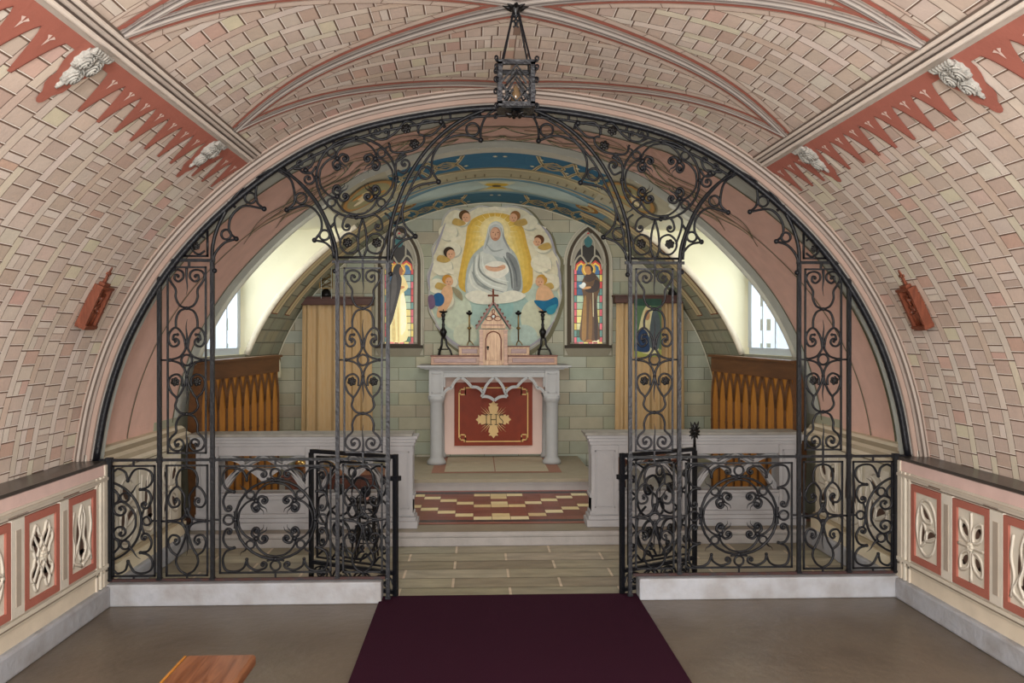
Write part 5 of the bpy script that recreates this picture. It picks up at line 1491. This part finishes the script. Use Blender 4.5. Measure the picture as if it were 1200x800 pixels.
for cx, cy, rx, ry, c in ((560, 372, 26, 24, (172, 196, 184)), (600, 368, 24, 26, (160, 186, 176)), (535, 365, 18, 22, (200, 208, 184)), (628, 372, 18, 22, (206, 208, 180)), (580, 395, 30, 18, (194, 206, 186)), (545, 392, 14, 14, (206, 210, 184)), (614, 394, 16, 14, (184, 202, 190)), (590, 360, 12, 14, (150, 186, 178))):
    G.e(cx, cy, rx, ry, c)
gold = [(549, 262), (562, 252), (580, 249), (598, 252), (612, 264), (618, 285), (624, 310), (622, 338), (600, 346), (560, 346), (538, 336), (540, 310), (545, 285)]
for k_, c_ in enumerate(((212, 172, 78), (220, 184, 88), (226, 194, 102), (232, 204, 120), (238, 214, 138))): G.a([(580 + (x - 580) * (1 - .11 * k_), 285 + (y - 285) * (1 - .10 * k_)) for x, y in gold], c_)
for i in range(20):
    a = i * PI / 10; G.a([(580 + math.cos(a - .05) * 12, 271 + math.sin(a - .05) * 12), (580 + math.cos(a) * 27, 271 + math.sin(a) * 25), (580 + math.cos(a + .05) * 12, 271 + math.sin(a + .05) * 12)], (244, 228, 170), False)
G.e(580, 270, 18, 17, (236, 214, 150)); G.e(580, 270, 15.5, 14.5, (242, 222, 160))
for cx, cy, r in ((525, 272, 11), (530, 292, 10), (518, 312, 12), (512, 335, 10), (636, 286, 11), (634, 308, 12), (646, 330, 11), (540, 256, 10), (620, 260, 10), (527, 330, 9), (640, 352, 10), (520, 352, 12)):
    G.e(cx + 1.5, cy + 1.5, r, r * .9, (186, 184, 164)); G.e(cx, cy, r, r * .88, (226, 220, 194))
# robe
G.a([(548, 345), (546, 322), (552, 302), (562, 291), (571, 286), (590, 286), (603, 296), (610, 315), (612, 340), (600, 348), (575, 344)], (176, 184, 178))
G.a([(549, 342), (549, 322), (556, 304), (566, 294), (578, 300), (590, 318), (594, 340), (575, 345)], (206, 208, 196)); G.a([(570, 276), (573, 264), (581, 259), (589, 264), (592, 280), (600, 296), (590, 302), (575, 298), (566, 294)], (196, 200, 194))
G.a([(593, 296), (604, 302), (610, 320), (610, 338), (602, 342), (598, 320)], (132, 136, 134))
for p, w_, c_ in (((( 556, 300), (556, 322), (570, 336), (590, 342)), 1.3, (150, 156, 150)), (((562, 296), (562, 316), (576, 328), (594, 334)), 1.2, (136, 140, 134)), (((553, 318), (560, 332), (578, 342)), 1.4, (150, 154, 148)), (((590, 300), (598, 316), (600, 338)), 1.4, (112, 116, 114)), (((596, 300), (604, 318), (606, 336)), 1.3, (108, 112, 112)),
    (((559, 298), (559, 320), (573, 333), (592, 339)), 1.2, (226, 228, 218)), (((565, 300), (568, 316), (582, 326), (596, 330)), 1.2, (222, 224, 214)), (((550, 322), (554, 334), (566, 342)), 1.3, (224, 224, 210)), (((594, 302), (600, 318), (602, 340)), 1.0, (168, 172, 168)), (((574, 268), (572, 280), (568, 292)), 1.2, (160, 166, 162)), (((587, 266), (591, 280), (598, 294)), 1.4, (150, 154, 152)), (((570, 286), (578, 294), (590, 292)), 1.2, (158, 164, 158))):
    G.ln(p, w_, c_)
G.e(580.5, 274, 6.2, 8.2, (190, 138, 108)); G.e(579.6, 273, 5.0, 6.6, (214, 166, 134)); G.ln([(573.5, 276), (573, 266), (581, 261.5), (588, 266), (588, 277)], 1.2, (214, 214, 204)); G.ln([(577, 272.5), (579, 272)], .5, (90, 60, 46)); G.ln([(582.5, 272), (584.5, 272.5)], .5, (90, 60, 46)); G.ln([(580.6, 273), (580.2, 276.5)], .4, (140, 92, 70)); G.ln([(578.5, 279), (582.5, 279)], .45, (140, 66, 56))
# folded hands over pale drapery
G.a([(567, 312), (578, 306), (592, 308), (596, 318), (584, 326), (570, 322)], (232, 228, 212)); G.a([(569, 311), (580, 313), (590, 310), (592, 314), (582, 318), (571, 316)], (214, 168, 136)); G.ln([(572, 313), (590, 313)], .4, (150, 100, 76))
G.a([(545, 346), (560, 340), (580, 345), (600, 340), (616, 346), (600, 354), (560, 356)], (224, 220, 200))
# small winged heads round the cloud
for cx, cy, hr, c1, sgn in ((545, 254, 6.5, (96, 70, 44), 1), (603, 254, 6, (150, 104, 62), -1), (527, 297, 6.5, (62, 50, 40), 1), (631, 282, 6, (104, 66, 40), -1), (525, 329, 6, (196, 140, 60), 1), (634, 329, 6.5, (196, 150, 70), -1)):
    G.a([(cx - sgn * 4, cy + 4), (cx - sgn * 12, cy + 2), (cx - sgn * 15, cy + 8), (cx - sgn * 6, cy + 11), (cx + sgn * 1, cy + 8)], (190, 158, 90)); G.e(cx - sgn * .8, cy - 1.5, hr, hr * .95, c1); G.e(cx + sgn * 1.5, cy + 1, hr * .78, hr * .85, (216, 168, 132))
# two small draped figures at the sides
G.a([(518, 340), (524, 334), (530, 338), (530, 350), (524, 362), (516, 372), (512, 368), (516, 352)], (218, 174, 134)); G.e(514, 351, 7, 8, (44, 96, 142)); G.a([(502, 348), (508, 346), (510, 358), (504, 362)], (120, 96, 120)); G.a([(530, 336), (540, 342), (542, 352), (534, 346)], (150, 140, 110))
G.a([(630, 338), (638, 334), (646, 340), (650, 352), (644, 362), (634, 364), (628, 352)], (218, 174, 134)); G.a([(626, 352), (640, 352), (652, 348), (654, 358), (646, 366), (634, 362)], (40, 110, 146)); G.a([(640, 362), (652, 356), (650, 366), (643, 368)], (60, 140, 160))
# plain ribbons without writing
for p in ([(520, 264), (534, 270), (534, 275), (520, 270)], [(528, 280), (540, 276), (540, 280), (529, 285)], [(628, 262), (640, 266), (639, 271), (627, 267)], [(616, 274), (626, 277), (626, 282), (616, 279)], [(626, 304), (646, 310), (646, 316), (627, 309)], [(634, 318), (650, 324), (649, 329), (640, 325)], [(519, 314), (532, 316), (532, 322), (520, 319)], [(566, 244), (580, 242), (596, 244), (596, 248), (580, 246), (566, 248)]):
    G.a(p, (228, 220, 194), False)
for cx, cy in ((545.5, 255), (602, 255), (528, 298), (630, 283), (526, 330), (633, 330)):
    for dx in (-1.6, 1.6): G.e(cx + dx, cy + .2, .6, .5, (92, 62, 46), 8)
    G.ln([(cx - 1.2, cy + 3.2), (cx + 1.2, cy + 3.2)], .35, (150, 76, 62))
for p in (((508, 300), (514, 284), (522, 262)), ((504, 340), (503, 325), (508, 308)), ((652, 300), (644, 276), (634, 264)), ((657, 345), (656, 322), (652, 305)), ((510, 380), (530, 400), (556, 414)), ((650, 375), (634, 396), (610, 412))): G.ln(p, 1.5, (164, 160, 168))
G.mb.build('painting', M['art'], t)

# ---- altar
YA0, YA1 = 8.62, 9.20
def ax(px, Y=YA0): return W(px, 430, Y).x
XL, XR = ax(489), ax(669); AC = (XL + XR) / 2
zA = L2 + .004; zTop = W(578, 428, YA0 - .03).z
t = thing('altar', 'pale grey altar table with round columns, hanging tracery and a pink back', 'altar', (AC, (YA0 + YA1) / 2, zA))
loc = t.location; HA = zTop - zA
def AB(name, fn, m='grey', bev=.003, parent=None, smooth=False):
    mb = MB(); fn(mb); o = mb.build(name, M[m] if isinstance(m, str) else m, parent or t, smooth)
    if bev: b = o.modifiers.new('b', 'BEVEL'); b.width = bev; b.segments = 2
    return o
wA = (XR - XL) / 2; dA = (YA1 - YA0) / 2
AB('table_top', lambda mb: (mb.box(-wA, wA, -dA - .06, dA, HA - .018, HA), mb.box(-wA + .03, wA - .03, -dA - .045, dA, HA - .030, HA - .018), mb.box(-wA + .07, wA - .07, -dA - .03, dA, HA - .042, HA - .030)))
xc = wA - .19; zcap = HA - .042; zc0 = HA - .31
for s in (-1, 1):
    mb = MB()
    mb.box(s * xc - .072, s * xc + .072, -dA - .012, -dA + .13, zc0, zcap)
    for q in ((s * xc - .045, s * xc + .045, zc0 + .03, zc0 + .038), (s * xc - .045, s * xc + .045, zcap - .045, zcap - .037), (s * xc - .045, s * xc - .037, zc0 + .03, zcap - .037), (s * xc + .037, s * xc + .045, zc0 + .03, zcap - .037)): mb.box(q[0], q[1], -dA - .02, -dA - .01, q[2], q[3])
    mb.build('corner_block', M['grey'], t)
    mb = MB(); mb.lathe([(.095, 0), (.095, .025), (.082, .045), (.07, .06), (.064, .07), (.064, zc0 - .075), (.072, zc0 - .06), (.086, zc0 - .035), (.088, zc0), (.05, zc0)], (s * xc, -dA + .06, 0), 24); mb.build('column', M['grey'], t, True)
    mb = MB(); mb.lathe([(.06, 0), (.06, .03), (.045, .06), (.04, zc0 - .05), (.055, zc0)], (s * .565, dA - .07, 0), 16); mb.build('rear_column', M['grey'], t, True)
# fascia with hanging cusped tracery
xi = xc - .072
AB('fascia', lambda mb: (mb.box(-xi, xi, -dA + .0, -dA + .05, HA - .115, zcap), mb.box(-xi, xi, -dA - .008, -dA + .0, HA - .075, HA - .068), mb.box(-xi, xi, -dA - .008, -dA, HA - .122, HA - .112), mb.box(-xi, -xi + .02, -dA, -dA + .05, zc0 + .09, HA - .115), mb.box(xi - .02, xi, -dA, -dA + .05, zc0 + .09, HA - .115)))
mb = MB(); zz = HA - .118
def TR(pts, r=.0195):
    for s in (-1, 1):
        P = [(s * p.x, -dA + .022, p.y) for p in cr([Vector(q) for q in pts], 7)]
        mb.tube(P, r, 4, up=(0, 1, 0), flat=1.9); mb.tube([(p[0], p[1] - .024, p[2]) for p in P], .005, 6)
TR([(0, zz), (.045, zz - .04), (.083, zz - .09), (.108, zz - .15)]); TR([(.128, zz - .20), (.09, zz - .197), (.045, zz - .207), (0, zz - .238)]); TR([(.105, zz - .15), (.118, zz - .175), (.128, zz - .20)])
TR([(.112, zz - .17), (.132, zz - .135), (.175, zz - .105), (.231, zz - .10)]); TR([(.340, zz), (.295, zz - .03), (.258, zz - .066), (.231, zz - .10)]); TR([(.340, zz), (.384, zz - .03), (.414, zz - .07), (.436, zz - .115)])
TR([(.430, zz - .112), (.468, zz - .118), (.50, zz - .15), (xi + .01, zz - .205)])
mb.build('hanging_tracery', M['grey'], t)
AB('back_panel', lambda mb: mb.box(-.56, .56, dA - .05, dA - .03, .03, HA - .05), mat('pink_painted_board', (226, 198, 186), rough=.8, noise=.03), 0)
# frontal
fw, f0, f1 = .418, .125, .80
fr = AB('frontal', lambda mb: mb.box(-fw, fw, dA - .075, dA - .055, f0, f1), mat('maroon_frontal', (134, 46, 10), rough=.6, noise=.12, nscale=12), .002)
mb = MB(); yf = dA - .079; gc = (228, 186, 112)
def gb(x0, x1, z0, z1): mb.box(x0, x1, yf, yf + .005, z0, z1, gc)
a, b0, b1, w_ = fw - .045, f0 + .04, f1 - .05, .012
c_ = .055
for s in (-1, 1):
    gb(min(s * a, s * (a - w_)), max(s * a, s * (a - w_)), b0 + c_, b1 - c_ + .01)
gb(-a + c_, a - c_, b0, b0 + w_); gb(-a + c_, a - c_, b1 - w_, b1)
for s in (-1, 1):
    for z, g in ((b0, 1), (b1, -1)):
        x_ = s * (a - .045); zc_ = z + g * .05; q = .034
        for r in ((-q, q, -q, -q + w_), (-q, q, q - w_, q), (-q, -q + w_, -q, q), (q - w_, q, -q, q)): gb(x_ + r[0], x_ + r[1], zc_ + r[2], zc_ + r[3])
        gb(min(x_ + s * q - s * w_, s * a), max(x_ + s * q - s * w_, s * a), zc_ - w_ / 2 + g * q * .0, zc_ + w_ / 2); gb(x_ - w_ / 2 - s * q + s * w_ / 2, x_ + w_ / 2 - s * q + s * w_ / 2, min(z, zc_ - q), max(z, zc_ + q) if g < 0 else zc_)
mb.build('gold_border', mat('gold_thread', attr=True, rough=.5), fr)
mb = MB(); cz = .405; gs = (232, 196, 132)
for k in range(4):
    a = k * PI / 2 + PI / 2; L = .20 if k % 2 == 0 else .19
    def rp(u, v): return (math.cos(a) * u - math.sin(a) * v, cz + math.sin(a) * u + math.cos(a) * v)
    mb.prism([rp(.0, -.02), rp(L * .68, -.055), rp(L * .72, -.035), rp(L * .86, -.05), rp(L * .86, -.022), rp(L, 0), rp(L * .86, .022), rp(L * .86, .05), rp(L * .72, .035), rp(L * .68, .055), rp(0, .02)], yf - .002 - k * .0006, yf + .006, gs)
    for e in (-.36, -.18, 0, .18, .36):
        aa = a + PI / 4 + e; l = .19 - abs(e) * .16
        mb.prism([(math.cos(aa) * .03 - math.sin(aa) * .006, cz + math.sin(aa) * .03 + math.cos(aa) * .006), (math.cos(aa) * l, cz + math.sin(aa) * l), (math.cos(aa) * .03 + math.sin(aa) * .006, cz + math.sin(aa) * .03 - math.cos(aa) * .006)], yf - .001 + k * .0002 + e * .0003, yf + .005, gs)
mb.build('gold_star', mat('gold_applique', attr=True, rough=.5, noise=.08), fr)
# the letters IHS, built of bars
mb = MB(); dk = (70, 62, 44); y0_, y1_ = yf - .009, yf - .004
def bar(p, q, r=.0052, c=dk): mb.tube([(p[0] * 1.3, y0_, cz + p[1] * 1.25), (q[0] * 1.3, y0_, cz + q[1] * 1.25)], r, 4, c, up=(0, 1, 0))
for z in (-.042, .042): bar((-.072, z), (-.044, z), .005)
bar((-.058, -.045), (-.058, .045))
bar((-.022, -.045), (-.022, .05)); bar((.022, -.045), (.022, .045)); bar((-.022, 0), (.022, 0)); 
for s in (-1, 1):
    for z in (-.043, .043): bar((s * .022 - .012, z), (s * .022 + .012, z), .005)
S = cr([Vector(v) for v in ((.082, .032), (.066, .043), (.050, .032), (.054, .012), (.072, -.006), (.078, -.026), (.062, -.043), (.046, -.030))], 5)
mb.tube([(p.x * 1.3, y0_, cz + p.y * 1.25) for p in S], .0055, 4, dk, up=(0, 1, 0))
mb.build('letters', mat('dark_embroidery', attr=True, rough=.7), fr)

# ---- gradine, tabernacle
gz = zA + HA
def px2(px, py, Y): p = W(px, py, Y); return p.x, p.z
YG = 8.80
xl, _ = px2(505, 420, YG); xr, zg1 = px2(653, 417.5, YG); xl2, zg2 = px2(537, 406, YG + .06); xr2, _ = px2(620, 406, YG + .06); gcx = (xl + xr) / 2
gh1, gh2 = zg1 - gz + .012, zg2 - gz + .006
t = thing('altar_shelf', 'two-tier carved wooden shelf standing on the altar table', 'shelf', (gcx, YG + .15, gz + .0005))
def GB(name, fn, m): 
    mb = MB(); fn(mb); o = mb.build(name, M[m], t); b = o.modifiers.new('b', 'BEVEL'); b.width = .003; b.segments = 2; return o
w1 = (xr - xl) / 2; w2 = (xr2 - xl2) / 2; tw_ = .155
for s in (-1, 1):
    GB('lower_tier', lambda mb: mb.box(s * tw_ * .9, s * w1, -.15, .20, 0, gh1 - .012), 'gradwood')
    GB('lower_top', lambda mb: mb.box(s * tw_ * .9, s * (w1 + .008), -.16, .20, gh1 - .012, gh1), 'redwood')
    GB('upper_tier', lambda mb: mb.box(s * tw_ * .9, s * w2, -.08, .20, gh1, gh2 - .010), 'tabwood')
    GB('upper_top', lambda mb: mb.box(s * tw_ * .9, s * (w2 + .008), -.09, .20, gh2 - .010, gh2), 'redwood')
for s in (-1, 1):
    GB('inset_panel', lambda mb: mb.box(s * (tw_ + .03), s * (w1 - .03), -.155, -.148, .022, gh1 - .030), 'mauve')
    GB('inset_panel', lambda mb: mb.box(s * (tw_ + .02), s * (w2 - .03), -.085, -.078, gh1 + .018, gh2 - .028), 'mauve')
tcx, _ = px2(578, 400, YG); tzt = px2(578, 372, YG)[1] - gz; tza = px2(578, 357, YG)[1] - gz
t = thing('tabernacle', 'light wooden tabernacle with pointed gable and cross, in the middle of the altar shelf', 'tabernacle', (tcx, YG + .02, gz + .0005))
w = .125; zt_ = px2(578, 386, YG)[1] - gz; apex = px2(578, 358, YG)[1] - gz
TB = lambda name, fn, m, smooth=False, par=None: (lambda mb: (fn(mb), mb.build(name, M[m], par or t, smooth))[1])(MB())
TB('body', lambda mb: mb.box(-w + .01, w - .01, -.12, .12, 0, zt_), 'tabwood')
for s in (-1, 1):
    TB('corner_post', lambda mb: (mb.box(s * w - .018, s * w + .018, -.15, -.11, .02, zt_), mb.box(s * w - .024, s * w + .024, -.156, -.10, 0, .022), mb.box(s * w - .022, s * w + .022, -.154, -.10, zt_ - .02, zt_)), 'gradwood')
dr = TB('door', lambda mb: mb.prism([(-.07, .05), (.07, .05), (.07, zt_ - .10), (.055, zt_ - .055), (.03, zt_ - .035), (0, zt_ - .028), (-.03, zt_ - .035), (-.055, zt_ - .055), (-.07, zt_ - .10)], -.135, -.12), 'tabwood')
TB('door_moulding', lambda mb: mb.tube([(x, -.137, z) for x, z in [(-.078, .05), (-.078, zt_ - .10), (-.062, zt_ - .05), (-.03, zt_ - .028), (0, zt_ - .02), (.03, zt_ - .028), (.062, zt_ - .05), (.078, zt_ - .10), (.078, .05)]], .006, 6), 'redwood')
TB('handle', lambda mb: (mb.ball((-.056, -.146, zt_ * .5), .013, 8), mb.ball((-.056, -.14, zt_ * .5 - .02), .008, 8)), 'dark', True, dr)
TB('plinth', lambda mb: mb.box(-.075, .075, -.14, -.12, 0, .045), 'tabwood')
zr = zt_ + .01
TB('gable', lambda mb: mb.prism([(-w - .0, zr), (w, zr), (w, zr + .035), (0, apex - .02), (-w, zr + .035)], -.13, .10), 'tabwood')
def gab(mb):
    c = zr + .12
    mb.tube([(math.cos(a) * .022, -.134, c + math.sin(a) * .022) for a in [i * PI / 8 for i in range(16)]], .005, 5, closed=True)
    for k in range(3):
        a = PI / 2 + k * 2 * PI / 3; cx_, cz_ = math.cos(a) * .05, c + math.sin(a) * .05 - (.0 if k == 0 else -.005)
        mb.tube([(cx_ + math.cos(b) * .026 * abs(math.cos(a)) + math.cos(b) * .012, -.134, cz_ + math.sin(b) * .022) for b in [i * PI / 8 for i in range(16)]], .004, 5, closed=True)
    mb.box(-w + .02, w - .02, -.136, -.13, zr + .03, zr + .038)
TB('gable_tracery', gab, 'redwood')
TB('gable_boss', lambda mb: mb.ball((0, -.134, zr + .12), .016, 10, (1, .5, 1)), 'white', True)
for s in (-1, 1):
    def roofb(mb):
        e = Vector((s * (w + .045), 0, zr - .01)); a = Vector((0, 0, apex + .02)); d = (a - e).normalized(); nn = Vector((s * -d.z * -1, 0, abs(d.x)))
        nn = Vector((s * abs(d.z), 0, abs(d.x)))
        P = [e, a, a + nn * .018, e + nn * .018]
        mb.prism([(p.x, p.z) for p in P], -.15, .12)
        for k in range(6):
            p = e.lerp(a, (k + .7) / 6.6) + nn * .022; mb.ball((p.x, -.13, p.z), .013, 6, (1, 1, 1))
    TB('roof_slope', roofb, 'redwood')
TB('cross', lambda mb: (mb.box(-.009, .009, -.01, .008, apex + .02, apex + .16), mb.box(-.045, .045, -.01, .008, apex + .095, apex + .113), mb.ball((-.047, 0, apex + .104), .011, 6), mb.ball((.047, 0, apex + .104), .011, 6), mb.ball((0, 0, apex + .165), .011, 6), mb.ball((0, 0, apex + .02), .018, 8), mb.ball((0, 0, apex + .104), .016, 6)), 'redwood', True)

# ---- candlesticks
def big_candlestick(px, label):
    x, z1 = px2(px, 365, YG + .03)
    t = thing('candlestick', label, 'candlestick', (x, YG + .03, gz + gh1 + .002), group='tall black candlesticks on the lower altar shelf')
    H = z1 - gz - gh1
    mb = MB()
    for k in range(3):
        a = PI / 2 + .5 + k * 2 * PI / 3; d = Vector((math.cos(a), math.sin(a), 0))
        P = cr([d * .085 + Vector((0, 0, .008)), d * .07 + Vector((0, 0, .05)), d * .035 + Vector((0, 0, .10)), d * .03 + Vector((0, 0, .15)), d * .012 + Vector((0, 0, .19))], 5)
        mb.tube(P, .011, 6); mb.ball(d * .085 + Vector((0, 0, .011)), .0115, 8)
    mb.tube([(math.cos(a) * .055, math.sin(a) * .055, .06) for a in [i * PI / 6 for i in range(12)]], .006, 5, closed=True)
    mb.build('tripod_foot', M['dark'], t, True)
    mb = MB(); mb.lathe([(.010, .17), (.022, .185), (.028, .21), (.038, .235), (.034, .255), (.018, .275), (.014, .30), (.018, .31), (.012, .33), (.013, H - .09), (.02, H - .085), (.014, H - .07), (.018, H - .05), (.026, H - .035), (.014, H - .02), (.018, H - .012)], (0, 0, 0), 14); mb.build('stem', M['dark'], t, True)
    mb = MB(); mb.lathe([(.012, H - .02), (.038, H - .012), (.046, H), (.044, H + .004), (.02, H), (.001, H)], (0, 0, 0), 16)
    mb.lathe([(.006, H), (.004, H + .018), (.0005, H + .026)], (0, 0, 0), 8); mb.build('drip_pan', M['dark'], t, True)
big_candlestick(519.5, 'tall black candlestick with tripod foot, left end of the altar shelf')
big_candlestick(636, 'tall black candlestick with tripod foot, right end of the altar shelf')
def small_candlestick(px, label):
    x, z1 = px2(px, 364, YG + .09)
    t = thing('brass_candlestick', label, 'candlestick', (x, YG + .09, gz + gh2 + .002), group='slim brass candlesticks on the upper altar shelf')
    H = z1 - gz - gh2
    mb = MB()
    for k in range(3):
        a = PI / 2 + .5 + k * 2 * PI / 3; d = Vector((math.cos(a), math.sin(a), 0)); mb.tube([d * .042 + Vector((0, 0, .006)), d * .03 + Vector((0, 0, .03)), Vector((0, 0, .055))], [.006, .006, .008], 6)
    mb.build('foot', M['brass'], t, True)
    mb = MB(); mb.lathe([(.007, .045), (.008, H * .46), (.02, H * .48), (.024, H * .5), (.02, H * .52), (.008, H * .54), (.008, H - .05), (.014, H - .04)], (0, 0, 0), 12); mb.build('stem', M['brass'], t, True)
    mb = MB(); mb.lathe([(.008, H - .05), (.03, H - .036), (.034, H - .02), (.03, H - .016), (.012, H - .018), (.014, H - .002), (.010, H)], (0, 0, 0), 14); mb.build('cup', M['dark'], t, True)
small_candlestick(550, 'slim brass candlestick on the upper shelf, left of the tabernacle')
small_candlestick(607.5, 'slim brass candlestick on the upper shelf, right of the tabernacle')

# ---- furniture glimpsed through the rails
t = thing('low_bench', 'low dark brown wooden bench seen through the left rail tracery', 'bench', (-1.30, 6.95, L1))
def CB(name, *bx, m='brown'):
    mb = MB()
    for b in bx: mb.box(*b)
    return mb.build(name, M[m], t)
CB('seat', (-.42, .42, -.20, .20, .28, .31), m='redwood')
for sx in (-1, 1): CB('side_panel', (sx * .38 - .015, sx * .38 + .015, -.18, .18, 0, .28))
CB('front_board', (-.36, .36, -.165, -.145, .14, .27), m='redwood')
t = thing('kneeling_desk', 'dark brown slanted kneeling desk seen through the right rail tracery', 'prayer desk', (1.25, 6.85, L1))
mb = MB(); mb.v += [(-.3, -.2, .40), (.3, -.2, .40), (.3, .2, .56), (-.3, .2, .56), (-.3, -.2, .43), (.3, -.2, .43), (.3, .2, .59), (-.3, .2, .59)]
for f in ((0, 1, 2, 3), (4, 5, 6, 7), (0, 1, 5, 4), (2, 3, 7, 6), (0, 3, 7, 4), (1, 2, 6, 5)): mb.f.append(f); mb.c.append(None)
mb.build('sloping_top', M['redwood'], t)
for sx in (-1, 1): CB('side_panel', (sx * .28 - .015, sx * .28 + .015, -.18, .18, 0, .42))
CB('step', (-.28, .28, -.30, -.05, .08, .11))
t = thing('brass_vessel', 'round brass vessel standing on the low bench behind the left rail', 'vessel', tuple(W(352, 547, 6.95 + .2) + Vector((0, 0, 0))))
t.location = (W(352, 540, 6.98).x, 6.98, L1 + .31)
mb = MB(); mb.lathe([(.001, 0), (.022, .002), (.018, .012), (.04, .03), (.046, .05), (.04, .072), (.02, .088), (.008, .092), (.001, .10)], (0, 0, 0), 18); mb.build('body', M['gold'], t, True)
t = thing('candle_stand', 'small black iron stand with a pink candle stub behind the left gate', 'candle stand', (-.93, 5.78, 0))
mb = MB()
for k in range(4):
    a = PI / 4 + k * PI / 2; mb.tube([(math.cos(a) * .10, math.sin(a) * .10, .0), (math.cos(a) * .07, math.sin(a) * .07, .2), (math.cos(a) * .075, math.sin(a) * .075, .40)], .007, 6)
for z in (.12, .22, .32, .40): mb.tube([(math.cos(a) * .075, math.sin(a) * .075, z) for a in [i * PI / 6 for i in range(12)]], .005, 5, closed=True)
mb.build('frame', M['dark'], t)
mb = MB(); mb.lathe([(.001, .38), (.07, .38), (.075, .40), (.001, .40)], (0, 0, 0), 16); mb.build('tray', M['dark'], t)
mb = MB(); mb.lathe([(.001, .40), (.018, .40), (.018, .45), (.004, .455)], (0, 0, 0), 12); mb.build('candle', mat('pink_wax', (206, 150, 134), rough=.5), t, True)
# small wall tassel beside the left screen
x, z = bw(327, 430); t = thing('wall_bracket', 'narrow cream bracket on the end wall beside the left wooden screen', 'bracket', (x, 9.2, z - .12))
mb = MB(); mb.lathe([(.001, 0), (.03, .01), (.036, .05), (.03, .16), (.02, .2), (.001, .21)], (0, 0, 0), 10); mb.build('bracket', M['cream'], t, True)
mb = MB(); mb.box(-.02, .02, .0, .048, .18, .24); mb.build('plate', M['brass'], t)
# ================================================================ light
wd = bpy.data.worlds.new('daylight'); SC.world = wd; wd.use_nodes = True
bg = wd.node_tree.nodes['Background']; bg.inputs['Color'].default_value = (.92, .96, 1.0, 1); bg.inputs['Strength'].default_value = 1.3
def area(name, loc, target, sx, sy, energy, color=(1, 1, 1)):
    l = bpy.data.lights.new(name, 'AREA'); l.shape = 'RECTANGLE'; l.size = sx; l.size_y = sy; l.energy = energy; l.color = color
    o = bpy.data.objects.new(name, l); COL.objects.link(o); o.location = loc
    o.rotation_euler = (Vector(target) - Vector(loc)).to_track_quat('-Z', 'Y').to_euler(); return o
for sd in (-1, 1):
    area('window_daylight', (sd * 2.62, 7.25, 1.95), (0, 7.25, 1.2), 1.2, 1.1, 20, (1, .99, .96))
    area('nave_side_fill', (sd * 1.95, 1.0, 1.5), (-sd * .6, 4.6, 1.7), 1.0, 1.0, 32, (1, .98, .95))  # added fill lamps inside the nave, no windows are built there
area('assumed_doorway_light', (0, -1.8, 1.3), (0, 5, 1.5), 1.8, 1.9, 215, (1, .99, .97))  # added lamp, stands in for daylight from the assumed doorway out of view
area('flash_softbox', (-.3, -.3, 2.3), (0, 6.5, 1.3), .22, .22, 70, (1, .97, .93))  # small flash-like softbox added near the camera for crisp ironwork shadows
area('chancel_fill', (0, 6.9, 2.75), (0, 7.6, .6), .9, .4, 17, (1, .95, .86))  # added fill without any fixture, brightens the chancel from above
SC.view_settings.view_transform = 'Standard'; SC.view_settings.look = 'None'; SC.view_settings.gamma = 1; SC.view_settings.use_curve_mapping = False
SC.view_settings.exposure = 0.0
SC.cycles.use_denoising = True
